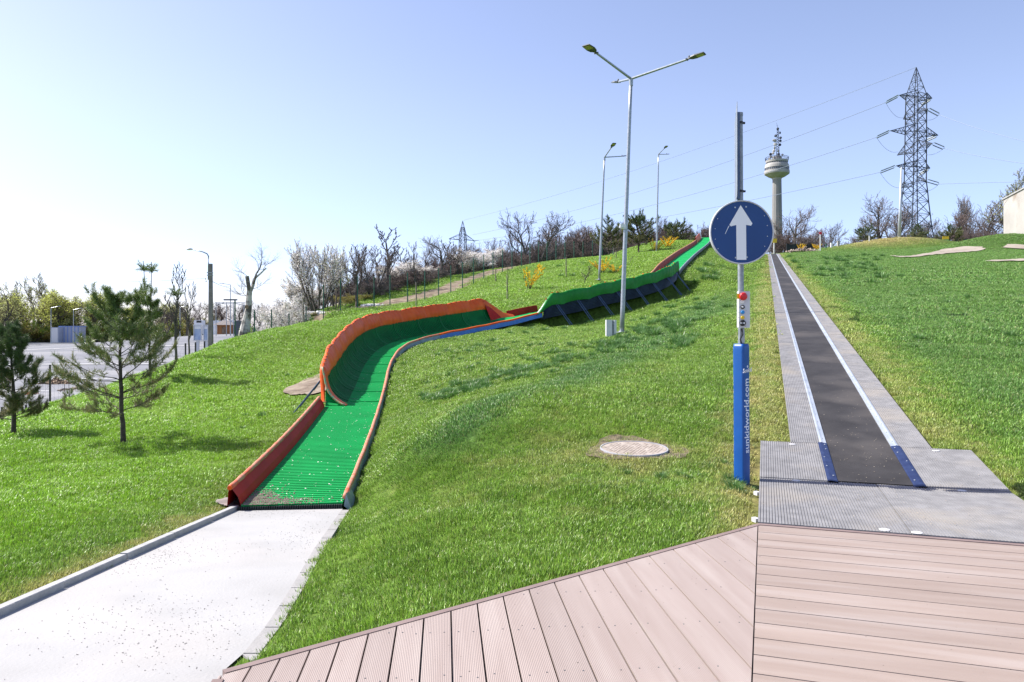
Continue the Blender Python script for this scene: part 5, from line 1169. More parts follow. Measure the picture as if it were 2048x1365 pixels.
# pines
def pine(seed,H,Rm,z0,nwh,nl,tuft,nlen,nw,prof_,droop=.0,leaders=None,nm='pine_tree',needm=None,tr=.055,side=2):
    r=random.Random(seed); rr=np.random.default_rng(seed); tk=MB(); sg_=[]; tips=[]
    zz=np.linspace(-.08,H*.93,14); px_=np.cumsum([r.gauss(0,.012) for _ in zz]); py_=np.cumsum([r.gauss(0,.012) for _ in zz])
    tp=np.stack([px_-px_[0],py_-py_[0],zz],1); rd=tr*(1-zz/H*.8); tk.poly(tp,np.maximum(rd,.008),8)
    def tpos(z): return np.array([np.interp(z,zz,tp[:,0]),np.interp(z,zz,tp[:,1]),z])
    def limb(p,d,L,rad,lev,pal):
        n=5; 
        for i in range(n):
            d=unit(d+np.array([r.gauss(0,.13),r.gauss(0,.13),r.gauss(0,.1)+(.15 if i>1 else -droop)])); q=p+d*L/n; sg_.append((p,q,rad,rad*.82)); rad*=.82
            if lev<2 and i>=1:
                for _ in range(side if lev==0 else 1):
                    a=np.array([-d[1],d[0],0])*r.choice((-1,1)); limb(q,unit(d*.7+a*r.uniform(.4,1)+[0,0,r.uniform(-.1,.4)]),L*r.uniform(.28,.5)*(1-i*.08),rad*.6,lev+1,pal)
            if i==n-1 or (lev==1 and i==2 and r.random()<.35): tips.append((q,d,pal))
            p=q
    for k in range(nwh):
        z=z0+(H*.9-z0)*(k/(nwh-1))**.9; L=Rm*prof_(k/(nwh-1)); a0=r.uniform(0,6.28)
        for j in range(nl):
            a=a0+2*math.pi*j/nl+r.gauss(0,.25); el=r.uniform(.1,.5)+.5*(k/(nwh-1))
            limb(tpos(z+r.uniform(-.06,.06)),unit(np.array([math.cos(a),math.sin(a),el])),L*r.uniform(.65,1.15),max(.016*(L/Rm),.006),0 if L>.35 else 1,max(0,.6-k/(nwh-1)))
    tips.append((tpos(H*.93),np.array([0,0,1.]),0)); tips.append((tpos(H*.86),np.array([0,0,1.]),0))
    if leaders:
        for (x,y,z) in leaders:
            b=tpos(H*.62); e=np.array([x,y,z]); mid=(b+e)/2+[x*.2,y*.2,0]; sg_.append((b,mid,.018,.014)); sg_.append((mid,e,.014,.010))
            for q in range(22): a=r.uniform(0,6.28); dd=unit(np.array([math.cos(a),math.sin(a),r.uniform(-.1,1.3)])); tips.append((e+np.array([0,0,-.28])+dd*r.uniform(.05,.34),dd,0))
    n=tuft*len(tips); base=np.repeat(np.array([t[0] for t in tips]),tuft,0); dr=np.repeat(np.array([t[1] for t in tips]),tuft,0)
    base=base-dr*rr.uniform(0,nlen*1.5,(n,1)); v=dr*.95+rr.normal(0,.55,(n,3)); v/=np.linalg.norm(v,axis=1,keepdims=True)
    L=nlen*rr.uniform(.6,1.15,(n,1)); sd_=np.cross(v,rr.normal(0,1,(n,3))); sd_/=np.linalg.norm(sd_,axis=1,keepdims=True)
    V=np.stack([base-sd_*nw/2,base+sd_*nw/2,base+v*L],1); pal=np.repeat(np.array([t[2] for t in tips]),tuft)
    isp=rr.uniform(0,1,n)<pal*1.1
    mats=[needm or M['needle'],M['needlep']]; parts=[('trunk',tk.mesh(nm+'_trunk',M['bark'],smooth=True),[])]
    m2=MB(); m2.segs([q[0] for q in sg_],[q[1] for q in sg_],[q[2] for q in sg_],[q[3] for q in sg_],4); parts.append(('branches',m2.mesh(nm+'_branches',M['bark']),[]))
    for sel,mt,pn in ((~isp,mats[0],'needles'),(isp,mats[1],'dry_needles')):
        if sel.sum()<10: continue
        m3=MB(); k=sel.sum(); m3.add(V[sel].reshape(-1,3),[np.arange(3*k).reshape(-1,3)],np.repeat(rr.uniform(0,1,k),3)); parts.append((pn,m3.mesh(nm+'_'+pn,mt),[]))
    return (nm,parts)
p1=pine(1,3.25,1.32,.62,9,5,24,.115,.0075,lambda t:(.95 if t<.5 else 1.25*(1-t)+.32)*(.9+.2*math.sin(t*9)),droop=.04)
p2=pine(2,2.5,.85,.35,8,5,36,.11,.0075,lambda t:.9-.45*t,needm=M['needled'])
p3=pine(3,3.0,.75,.9,5,4,20,.13,.006,lambda t:1-.6*t)
p3=('pine_tree',pine(3,2.9,.6,1.0,5,4,34,.14,.008,lambda t:1-.5*t,leaders=[(-.22,0,3.75),(.05,0,3.72),(.75,.1,2.95)],tr=.045)[1])
yp='young pines on the lawn'
q=on(247,16); place(p1,q,2.1,1.0,'largest young pine in the middle of the left lawn, with sparse pale lower twigs','pine tree',yp,tilt=(0,.035))
q=on(28,17.5); place(p2,q,.6,1.0,'small dense young pine near the left edge of the lawn','pine tree',yp)
q=on(300,25.5); place(p3,q,0,1.05,'leggy pine with two bare leaders tipped by needle tufts, behind the largest pine','pine tree',yp)
pd=pine(6,1,.42,.16,9,5,24,.045,.0045,lambda t:1.05*(1-t)+.18,needm=M['needled'],tr=.022)
pd2=pine(8,1,.46,.24,8,5,26,.045,.005,lambda t:(1 if t<.6 else 1.6*(1-t)+.36),needm=M['needled'],tr=.022)
dp='dark pines near the hilltop'
def putp(pr,px,py,top,Y,label,w=1,group=dp):
    q=on(px,Y); H=P(px,top,Y)[2]-q[2]; place(pr,q,r2.uniform(0,6),(H*w,H*w,H),label,'pine tree',group)
putp(pd,1216,512,431,76,'pointed dark pine at the skyline, behind the second street lamp',.95); putp(pd2,1279,503,430,80,'round dark pine at the skyline right of the nearest lamp post',1.05)
putp(pd2,1350,486,445,97,'small dark pine on the skyline behind the yellow bushes',1.2); putp(pd,1388,484,465,100,'tiny dark pine beside the top of the slide',1.1)
putp(pd2,1728,497,455,118,'lone dark conifer left of the big pylon',1.1,'conifers on the hilltop'); putp(pd,1834,478,448,128,'small pointed conifer in front of the pylon legs',1.2,'conifers on the hilltop'); putp(pd,1901,487,448,128,'small pointed conifer right of the yellow and green sign',1.3,'conifers on the hilltop')
q=on(362,30)
put_tree(PB[0],352,520,29,None,'thin leafless sapling between the pines and the concrete pole','sapling')
put_tree(PB[0],378,560,31,None,'shorter thin leafless sapling just left of the concrete pole','sapling')
# more pines peeping over the left crest
q=on(135,29); place(p3,q,1,(.8,.8,.8),'pine half hidden behind the largest pine and standing lower down the bank','pine tree',yp)

# forsythia
def forsythia(seed,gaps=1.0):
    r=random.Random(seed); sg_=[]; bl=[]
    for k in range(12):
        a=r.uniform(0,6.28); d=unit(np.array([math.cos(a)*.42,math.sin(a)*.32,1])); p=np.array([math.cos(a)*.04,math.sin(a)*.04,-.03]); n=9; L=r.uniform(.7,1.05); on_=r.random()<.85
        for i in range(n):
            d=unit(d+np.array([r.gauss(0,.09)+math.cos(a)*.03,r.gauss(0,.09)+math.sin(a)*.03,-.01])); q=p+d*L/n; sg_.append((p,q,.010*(1-i/n*.7),.010*(1-(i+1)/n*.7)))
            if i>=2 and on_ and r.random()<.72*gaps:
                for _ in range(15): bl.append(p+(q-p)*r.random()+np.array([r.gauss(0,.022),r.gauss(0,.022),r.gauss(0,.022)]))
            if i>3 and r.random()<.4:
                e=q+unit(d+np.array([r.gauss(0,.5),r.gauss(0,.5),0]))*.14; sg_.append((q,e,.005,.003))
                if on_:
                    for _ in range(8): bl.append(q+(e-q)*r.random()+np.array([r.gauss(0,.018)]*3))
            p=q
    mb=MB(); mb.segs([q[0] for q in sg_],[q[1] for q in sg_],[q[2] for q in sg_],[q[3] for q in sg_],4)
    return ('yellow_shrub',[('stems',mb.mesh('yellow_stems',M['bark']),[]),('blossom',quads(np.array(bl),.030,seed).mesh('yellow_blossom',M['gold']),[])])
F1=forsythia(1,.8); F2=forsythia(4,1.0); F3=forsythia(9,1.2); ys='yellow flowering bushes on the slope'
for pr,px,tp,Y,w,lb in [(F1,1058,516,50,52,'yellow flowering bush standing alone left of the others'),(F2,1206,512,58,46,'loose yellow flowering bush just behind the second street lamp'),(F1,1231,522,57,40,'yellow flowering bush half covered by the nearest lamp post'),(F2,1309,474,79,34,'low yellow bush below the farthest street lamp'),(F3,1336,466,82,30,'densest and brightest yellow bush, near the top left of the slide')]: put_tree(pr,px,tp,Y,w,lb,'shrub',ys)
put_tree(PB[1],1168,530,54,34,'brown leafless shrub on the slope left of the second street lamp','shrub')
put_tree(PB[1],1259,512,62,22,'small brown leafless bush right of the nearest lamp post','shrub')
for px,tp,Y,lb in [(1603,482,112,'tiny yellow bush left of the rubble heap'),(1633,484,113,'tiny yellow bush right of the red-topped post'),(1712,488,114,'tiny yellow bush below the dark conifer')]: put_tree(F3,px,tp,Y,14,lb,'shrub','small yellow bushes on the hilltop')
# staked saplings: thin poles in the lawn
for px,pt,pb,Y,lb in [(606,576,668,37.5,'thin dark staked sapling near the left end of the orange wall'),(832,545,626,48,'thin staked sapling behind the middle of the orange wall'),(991,530,580,60,'thin staked sapling left of the lone yellow bush'),(1014,530,610,46,'thin staked sapling behind the end of the orange wall'),(1132,500,560,58,'thin staked sapling right of the lone yellow bush'),(1227,490,522,72,'thin staked sapling in front of the pointed dark pine'),(1232,498,540,66,'second thin staked sapling right of the pointed dark pine'),(1382,455,487,98,'thin stake near the top of the slide')]:
    q=on(px,Y); t=thing('staked_sapling',q,lb,'sapling','staked saplings'); h=P(px,pt,Y)[2]-q[2]; mb=MB(); mb.tube(q-[0,0,.2],q+[0,0,h*.72],.028,n=6); mb.build('stake',M['stake'],t)
    mb=MB(); pts=[q+[.05,0,-.1]]; 
    for k in range(1,8): pts.append(q+[.05+.03*math.sin(k*1.7),.02*math.cos(k),h*k/7])
    mb.poly(np.array(pts),np.linspace(.018,.006,8),5)
    for k in range(6): a=r2.uniform(0,6); b=pts[3+k%4]; mb.tube(b,b+[.22*math.cos(a),.22*math.sin(a),.25],.006,.003,4)
    mb.build('stem',M['bark'],t)

# ------------------------------------------------------------------ fence
fen=thing('boundary_fence',FL[3],'green wire mesh fence with slim posts climbing the crest behind the slide','fence')
mb=None; hgt=2.02
for i,p in enumerate(FL):
    mb=MB(); mb.box(p+[0,0,hgt/2-.25],(.06,.06,hgt+.5),rot=.3); mb.box(p+[0,0,hgt+.01],(.065,.065,.02),rot=.3); mb.build('post',M['postg'],fen)
mb=MB(); A_=[];B_=[]
for a,b in zip(FL[:-1],FL[1:]):
    for h in np.arange(.08,hgt,.2): A_.append(a+[0,0,h]);B_.append(b+[0,0,h])
    L=np.linalg.norm(b-a)
    for f in np.arange(0,1,.15/L): p=a+(b-a)*f; A_.append(p+[0,0,.05]); B_.append(p+[0,0,hgt-.05])
mb.segs(A_,B_,.0016,.0016,3); mb.build('wire_mesh',M['postg'],fen)
# lower fence by the road: darker posts
LF=[on(a,b) for a,b in [(-40,34),(4,35),(52,36),(100,38),(150,39),(205,40),(255,41),(310,42),(371,44),(391,44.5),(409,45),(424,45.5),(444,46),(462,46.5)]]
tops=[None]*3+[730]+[None]*4+[687,685,683,684,682,684]
fe2=thing('roadside_fence',LF[8],'dark wire fence with thin posts running below the lawn beside the road','fence')
A_=[];B_=[];tp=[]
for p,tpx in zip(LF,tops):
    h=2.0; px=1024+p[0]/p[1]*F
    if tpx: h=P(px,tpx,p[1])[2]-p[2]
    h=max(h,1.9); 
    mb=MB(); mb.box(p+[0,0,h/2-.2],(.07,.07,h+.4)); mb.build('post',M['postk'],fe2); tp.append(h)
for a,b,ha,hb in zip(LF[:-1],LF[1:],tp[:-1],tp[1:]):
    for f in np.linspace(.1,1,8): A_.append(a+[0,0,ha*f]);B_.append(b+[0,0,hb*f])
    L=np.linalg.norm(b-a)
    for f in np.arange(0,1,.2/L): p=a+(b-a)*f; A_.append(p); B_.append(p+[0,0,(ha*(1-f)+hb*f)*.98])
mb=MB(); mb.segs(A_,B_,.003,.003,3); mb.build('wire_mesh',M['postk'],fe2)

# ------------------------------------------------------------------ road and car park (flat, far left)
def drape(name,c00,c10,c11,c01,m,off=.06,n=40,kd=True):
    """bilinear patch laid on the land"""
    u=np.linspace(0,1,n)[None,:,None]; v=np.linspace(0,1,n)[:,None,None]; c00,c10,c11,c01=[np.array(q,float) for q in (c00,c10,c11,c01)]
    q=(c00*(1-u)+c10*u)*(1-v)+(c01*(1-u)+c11*u)*v; z=ground(q[...,0],q[...,1]).reshape(n,n)+off
    mb=MB(); mb.grid(np.concatenate([q,z[...,None]],-1)); o=mb.build(name,m); tag(o,kind='structure'); return o
drape('car_park',(-300,50),(-31,50),(-52,216),(-330,220),M['asphalt'],.10,60)
drape('road',(-30.8,50),(-17,56),(-46,218),(-51.8,216),M['asphalt'],.13,60)
drape('road',(-46,219),(-52,216.2),(-90,330),(-60,330),M['asphalt'],.13,30)
drape('far_pavement',(-330,220.4),(-52.2,216.4),(-60,236),(-330,240),M['soil'],.16,40)
for a,b,w_ in (((-140,130),(-50,138),.8),((-120,100),(-42,103),.6),((-90,80),(-42,82),.45),((-160,175),(-50,178),.7),((-78,66),(-38,66.5),.35)): drape('road_marking',(a[0],a[1]),(b[0],b[1]),(b[0],b[1]+w_),(a[0],a[1]+w_),M['mark'],.17,30)
t=thing('kerb',(-100,217,gz(-100,217)),None,None); tag(t,kind='structure'); mb=MB()
f=np.linspace(0,1,50); q=np.stack([-300+248*f,219.6-3.6*f],1); z=ground(q[:,0],q[:,1]); mb.grid(np.stack([np.c_[q,z-.1],np.c_[q,z+.38],np.c_[q+[0,.4],z+.38]],1)); mb.build('kerb_stone',M['kerb'],t)
t=thing('perimeter_fence',(P(50,680,232)[0],232,gz(P(50,680,232)[0],232)),'long grey panel fence behind the car park at the far left','fence')
for k in range(10):
    x0=-25+k*13; a=P(x0,690,232); b=P(x0+12.6,690,232); zz=gz(a[0],232)
    mb=MB(); mb.box([(a[0]+b[0])/2,232,zz+2.0],(b[0]-a[0],.08,4.2)); mb.build('panel',M['fencegrey'],t); mb=MB(); mb.box([a[0],231.9,zz+2.1],(.14,.14,4.4)); mb.build('post',M['postk'],t)
def box_thing(name,px0,px1,pt,pb,Y,depth,m,label,cat,extra=None,zb=None):
    a=P(px0,pb,Y); b=P(px1,pt,Y); 
    if zb is not None: a[2]=zb
    c=[(a[0]+b[0])/2,Y+depth/2,a[2]]; t=thing(name,c,label,cat); mb=MB(); mb.box([c[0],Y+depth/2,(a[2]+b[2])/2],(b[0]-a[0],depth,b[2]-a[2])); mb.build('body',m,t); return t,a,b
t,a,b=box_thing('storage_container',101,117,655,682,222,3,M['box_w'],'small white storage box at the left end of the blue and white container','container',zb=gz(P(109,683,222)[0],222))
mb=MB(); mb.box([(a[0]+b[0])/2,221.98,(a[2]+b[2])/2],(b[0]-a[0]-.5,.06,b[2]-a[2]-.4)); mb.build('door',M['white'],t)
t,a,b=box_thing('site_cabin',118,160,654,681,224,3,M['box_w'],'long blue and white cabin beyond the car park, left of the near pine','cabin',zb=gz(P(140,683,224)[0],224))
mb=MB(); mb.box([(a[0]+b[0])/2,225.5,b[2]+.12],(b[0]-a[0]+.3,3.3,.24)); mb.build('roof',M['box_b'],t)
for k in range(6): mb=MB(); mb.box([a[0]+(b[0]-a[0])*(k+.5)/6,223.95,(a[2]+b[2])/2],(.25,.1,b[2]-a[2])); mb.build('frame_post',M['box_b'],t)
# car park street lights
for px,pt,Y,arm,lb in [(102,616,215,16,'grey street light left of the white storage box beyond the car park'),(147,620,218,14,'second grey street light right of the storage box beyond the car park'),(461,570,170,-18,'tall street light behind the steel gantry'),(360,615,190,12,'street light seen behind the thin sapling')]:
    x=(px-1024)/F*Y; g=gz(x,Y); top=P(px,pt,Y); t=thing('street_light',(x,Y,g),lb,'street lamp','distant grey street lights'); mb=MB(); mb.poly(np.array([[x,Y,g],[x,Y,(g+top[2])/2],[x,Y,top[2]]]),[.14,.11,.08],8); mb.build('pole',M['galv'],t)
    e=P(px+arm,pt-3,Y); mb=MB(); mb.tube(top,e,.06,.05,6); mb.build('arm',M['galv'],t); mb=MB(); mb.box(e,(.9,.35,.12)); mb.build('lamp_head',M['panel'],t)
# concrete pole with curved lamp
Yc=45; cx=P(421,700,Yc); g=gz(cx[0],Yc); t=thing('concrete_lamp_post',(cx[0],Yc,g),'square concrete pole with a curved steel lamp arm rising behind the lawn edge','street lamp')
ct=P(421.5,528,Yc); mb=MB(); z0_=g-.3
V=[];
for z,w_ in ((z0_,.15),(ct[2],.085)):
    for a_,b_ in ((-1,-1),(1,-1),(1,1),(-1,1)): V.append([ct[0]+a_*w_,Yc+b_*w_,z])
mb.add(V,[grid_faces(2,4,True),[[4,5,6,7]]]); mb.build('pole',M['concp'],t)
mb=MB(); mb.poly(np.array([P(416.5,560,Yc),P(417,530,Yc),P(417,513,Yc),P(414,508,Yc),P(405,504,Yc),P(385,499,Yc)]),[.04,.04,.04,.038,.035,.03],8); mb.build('arm',M['galv'],t,smooth=True)
mb=MB(); c=P(378,498.5,Yc); n=10; pr=[(0,-.16),(.07,-.12),(.11,0),(.09,.14),(.03,.22)]; mb.lathe([(max(r_,.001),z) for r_,z in pr],[0,0,0],12,False); v=mb.V[0]; mb.V[0]=np.stack([v[:,2],v[:,0],v[:,1]*.7],1)+c; mb.build('lamp_head',M['panel'],t,smooth=True)
mb=MB()
for py in (546,551): mb=MB(); mb.box(P(420,py,Yc),(.30,.26,.05)); mb.build('clamp',M['galv'],t)
mb=MB()
for px,py in ((411,558),(412,563)): mb=MB(); mb.lathe([(.02,-.06),(.05,-.02),(.03,.05)],P(px,py,Yc),8); mb.build('insulator',M['white'],t)
def cable(name,a,b,sag,r,label,n=40,m=None,group=None):
    f=np.linspace(0,1,n)[:,None]; pts=a*(1-f)+b*f; pts[:,2]-=sag*4*f[:,0]*(1-f[:,0]); mb=MB(); mb.poly(pts,r,4); o=mb.build(name,m or M['wire']); 
    tag(o,label,'cable',group); return o
cable('overhead_cable',P(411,557,Yc),P(-140,538,60),.55,.016,'thin cable sagging from the concrete pole to the left edge of the picture')
cable('overhead_cable',P(424,563,Yc),P(461,572,170),.3,.02,'thin cable running from the concrete pole down to the street light by the gantry')
# billboards
for px0,px1,lb in ((388.5,403,'left of two blue and white poster stands by the road'),(408,416,'right poster stand, half hidden by the concrete pole')):
    Y=72; a=P(px0,684,Y); b=P(px1,652,Y); gp=gz((a[0]+b[0])/2,Y); a[2]=gp; t=thing('poster_stand',((a[0]+b[0])/2,Y,gp),lb,'poster stand','poster stands'); cxx=(a[0]+b[0])/2; w_=b[0]-a[0]; h=b[2]+.05
    mb=MB(); z0=P(390,681,Y)[2]
    for s_ in (-1,1): mb.box([cxx+s_*w_/2,Y,(b[2]+z0)/2],(.06,.22,b[2]-z0+.1))
    mb.box([cxx,Y,b[2]+.05],(w_+.12,.24,.1)); mb.box([cxx,Y,z0],(w_+.12,.24,.08)); mb.box([cxx,Y,(z0+gp)/2],(.3,.15,z0-gp+.1)); mb.build('frame',M['panel'],t)
    mb=MB(); mb.box([cxx,Y,(b[2]+z0)/2],(w_-.05,.08,b[2]-z0-.05)); mb.build('panel',M['poster'],t)
    mb=MB(); mb.box([cxx,Y-.06,b[2]-.18],(w_-.1,.03,.26)); mb.build('header',M['white'],t)
# wooden hut with conical roof
Y=185; a=P(434,664,Y); b=P(466,650,Y); z0=gz(a[0],Y); t=thing('wooden_hut',((a[0]+b[0])/2,Y+1.5,z0),'small orange timber hut with a grey hipped roof beyond the road','hut'); cxx=(a[0]+b[0])/2
mb=MB(); mb.box([cxx,Y+1.3,(z0+b[2])/2],(b[0]-a[0],2.6,b[2]-z0+.2)); mb.build('wall',M['wood'],t)
mb=MB(); ap=P(450,641,Y+1.3); e=.8; V=[[a[0]-e,Y-e,b[2]-.05],[b[0]+e,Y-e,b[2]-.05],[b[0]+e,Y+2.6+e,b[2]-.05],[a[0]-e,Y+2.6+e,b[2]-.05],[ap[0]-.5,Y+1.3,ap[2]],[ap[0]+.5,Y+1.3,ap[2]]]
mb.add(V,[[[0,1,5,4],[2,3,4,5],[3,2,1,0]],[[1,2,5],[3,0,4]]]); mb.build('roof',M['thatch'],t)
mb=MB(); mb.box([cxx-.3,Y-.03,(z0+b[2])/2-.1],(.9,.08,1.6)); mb.build('door',M['trunkw'],t)
# white pointed panels behind
t=thing('white_picket_wall',P(455,665,200),'row of tall white pointed panels behind the wooden hut','fence')
for px in list(range(424,438,4))+list(range(440,480,5)):
    Y=200; a=P(px,668,Y); gp=gz(a[0],Y); tp_z=P(px,639+(px%3),Y)[2]; w_=.46; mb=MB(); Mx=np.array([[1,0,0,a[0]],[0,0,1,Y],[0,1,0,0],[0,0,0,1]]); mb.prism([(-w_/2,gp-.2),(w_/2,gp-.2),(w_/2,tp_z-.3),(0,tp_z),(-w_/2,tp_z-.3)],-.04,.04,Mx); mb.build('panel',M['white'],t)
# dark bin / kiosk and van-like block
t,a,b=box_thing('dark_kiosk',471,481,643,672,150,1.6,M['lampdark'],'dark narrow kiosk between the hut and the cut-back trunk','kiosk',zb=gz(P(476,660,150)[0],150)); mb=MB(); mb.box([(a[0]+b[0])/2,150.8,b[2]+.06],(b[0]-a[0]+.2,1.8,.12)); mb.build('roof',M['thatch'],t)
t,a,b=box_thing('white_van',388,404,641,654,190,2,M['white'],'white van with a dark windscreen parked far behind the poster stands','van',zb=gz(P(396,650,190)[0],190)+.45)
mb=MB(); mb.box([a[0]+(b[0]-a[0])*.62,189.97,b[2]-.35],((b[0]-a[0])*.6,.06,.5)); mb.build('windscreen',M['black'],t)
for s_ in (.2,.8): mb=MB(); mb.lathe([(.36,-.12),(.36,.12)],[0,0,0],14); v=mb.V[0]; mb.V[0]=np.stack([v[:,0],v[:,2],v[:,1]],1)+[a[0]+(b[0]-a[0])*s_,190.05,a[2]-.1]; mb.build('wheel',M['black'],t)
# steel gantry
Y=170; t=thing('steel_gantry',P(455,660,Y),'tall thin steel gantry with a flat dark top bar behind the hut','gantry'); cxs=[432,453,467,488]
for px in cxs: mb=MB(); tpz=P(px,606,Y)[2]; x=(px-1024)/F*Y; mb.tube([x,Y,gz(x,Y)-.2],[x,Y,tpz],.09,.07,6); mb.build('leg',M['galv_dk'],t)
mb=MB(); 
for (x0,y0_,x1,y1_) in ((430,605,490,606),(432,612,448,606),(467,606,490,612),(432,613,425,619),(432,608,467,608)): mb.tube(P(x0,y0_,Y),P(x1,y1_,Y),.07,n=5)
mb.build('cross_bar',M['galv_dk'],t)
mb=MB(); mb.box(P(461,600,Y),(2.9,.7,.3)); mb.build('top_bar',M['lampdark'],t)
# heaps
def heap(name,px,Y,rx,ry,h,m,label,cat,seed,zz=None):
    x=(px-1024)/F*Y; z=gz(x,Y) if zz is None else zz; r=random.Random(seed); t=MB(); n=130
    for k in range(n):
        a=r.uniform(0,6.28); q=r.random()**.6; s=r.uniform(.08,.22)*max(h,.5); c=[x+rx*q*math.cos(a),Y+ry*q*math.sin(a),z+h*(1-q)*r.uniform(.3,1)]
        Q=Matrix.Rotation(r.uniform(0,3),3,Vector((r.random(),r.random(),r.random()+.01)).normalized()); t.box(c,(s*2.2,s*1.4,s),rot=np.array(Q),tint=r.random())
    o=t.build(name,m); tag(o,label,cat); return o
heap('rubble_heap',1607,112,2.6,1.6,.8,M['rubble'],'low heap of pale rubble at the top of the conveyor','rubble',1)
heap('timber_stack',112,76,2.0,1.2,.8,M['trunkw'],'stack of old boards and logs beside the road fence','timber',2)
heap('rubble_heap',62,63,1.1,.8,.5,M['rust'],'heap of rust-coloured cloth and bricks behind the small pine','rubble',3)
heap('debris_pile',355,46,1.6,.7,.3,M['rust'],'small pile of reddish debris at the foot of the roadside fence','debris',7)
patch('pale_ground',P(135,780,68)[0],68,5,7,M['track'],3,.08); heap('rubble_heap',170,62,2.2,1.0,.5,M['rubble'],'pale rubble and stones at the foot of the bank behind the largest pine','rubble',8)
heap('litter_heap',632,47.5,1.0,.5,.18,M['petal'],'pale litter scattered beside the dirt path behind the fence','litter',4); heap('litter_heap',745,51,.8,.4,.15,M['petal'],'small patch of white litter farther up the dirt path','litter',5)

# ------------------------------------------------------------------ hilltop furniture
def post_sign(px,pt,pb,Y,label,hm,hs,shape='box',pm=None,cat='sign'):
    q=on(px,Y); top=P(px,pt,Y); t=thing('small_sign',q,label,cat,'small signs on the hilltop'); mb=MB(); mb.tube(q-[0,0,.3],top,.07,n=8); mb.build('pole',pm or M['white'],t)
    mb=MB()
    if shape=='disc': mb.lathe([(.001,-.03),(hs,-.03),(hs,.03),(.001,.03)],[0,0,0],16,False); v=mb.V[0]; mb.V[0]=np.stack([v[:,0],v[:,2],v[:,1]],1)+top+np.array([0,-.1,0])
    else: mb.box(top+[0,-.1,0],hs)
    mb.build('face',hm,t); return t
post_sign(1548,482,505,108,'small yellow plate on a thin post at the end of the conveyor',M['yellow'],(.75,.05,.6))
post_sign(1640.5,467,503,110,'white post topped by a small red and white disc',M['red'],.22,'disc'); post_sign(1738.5,469,497,112,'white post topped by a pale round disc',M['box_w'],.28,'disc')
q=on(1891,126); t=thing('information_board',q,'yellow and green board on two short posts behind the brown mound','sign'); c=P(1891.5,480,126); mb=MB(); mb.box(c+[0,0,.32],(1.05,.06,.5)); mb.build('upper_panel',M['yellow'],t)
M['lgreen']=mat('sign_green',(.12,.45,.14),rough=.5)
mb=MB(); mb.box(c+[0,0,-.2],(1.05,.06,.5)); mb.build('lower_panel',M['lgreen'],t)
for s_ in (-.3,.3): mb=MB(); mb.tube([c[0]+s_,126.05,q[2]-.2],c+[s_,.05,.2],.05,n=6); mb.build('post',M['white'],t)
for px,pt,w_,m,lb in ((1663,487,.25,M['white'],'short white bollard right of the red-topped post'),(1676.5,483,.30,M['bwall'],'taller beige pillar at the right of the yellow bushes'),(1652,489,.14,M['postg'],'thin green post beside the red-topped post')):
    q=on(px,113); t=P(px,pt,113); mb=MB(); mb.box([q[0],113,(q[2]+t[2])/2-.2],(w_,w_,t[2]-q[2]+.4)); mb.box([q[0],113,t[2]+.03],(w_*1.2,w_*1.2,.06)); o=mb.build('bollard',m); tag(o,lb,'bollard')
def netfence(name,pxs,pt,Y,m,label,zd=.0,hh=None):
    Ps=[on(p,Y) for p in pxs]; t=thing(name,Ps[0],label,'fence')
    for p in Ps: mb=MB(); h=P(0,pt,Y)[2]-p[2]; mb.tube(p-[0,0,.3],p+[0,0,h+.1],.05,n=6); mb.build('post',M['postk'],t)
    for a,b in zip(Ps[:-1],Ps[1:]):
        mb=MB(); n=8; f=np.linspace(0,1,n); zt_=P(0,pt,Y)[2]; lo=a[2]*(1-f)+b[2]*f
        V=np.stack([np.stack([a[0]*(1-f)+b[0]*f,Y+.06*np.sin(f*9+a[0])-.03,lo-.1],1),np.stack([a[0]*(1-f)+b[0]*f,Y+.06*np.cos(f*7+a[0]),zt_-.12*np.sin(np.pi*f)],1)])
        W2=V+[0,.03,0]; mb.grid(V); mb.grid(W2[:, ::-1]); mb.build('net',m,t)
netfence('net_fence',[1573,1590,1607,1625],488,128,M['greynet'],'black netting fence behind the rubble heap'); netfence('net_fence',[1679,1694,1708],491,130,M['greynet'],'black netting fence between the beige pillar and the dark conifer'); netfence('net_fence',[1748,1762,1778],488,134,M['greynet'],'black netting fence right of the dark conifer')
netfence('net_fence',[1911,1934,1957,1980,2003],478,134,M['greennet'],'green netting fence left of the white building')
netfence('net_fence',[2006,2026,2052,2080],475,118,M['wire'],'low grey wire fence in front of the white building') if False else None
# orange barrier blocks by the building
for px in (2001,2019,2038): q=on(px,116); t=P(px,485,116); mb=MB(); h=.9; mb.add([[q[0]-.35,115.8,q[2]-.1],[q[0]+.35,115.8,q[2]-.1],[q[0]+.35,116.2,q[2]-.1],[q[0]-.35,116.2,q[2]-.1],[q[0]-.2,115.9,q[2]+h],[q[0]+.2,115.9,q[2]+h],[q[0]+.2,116.1,q[2]+h],[q[0]-.2,116.1,q[2]+h]],[[[0,1,5,4],[1,2,6,5],[2,3,7,6],[3,0,4,7],[4,5,6,7]]]); o=mb.build('barrier_block',M['wood']); tag(o,'small orange barrier block at the foot of the white building','barrier','orange barrier blocks')
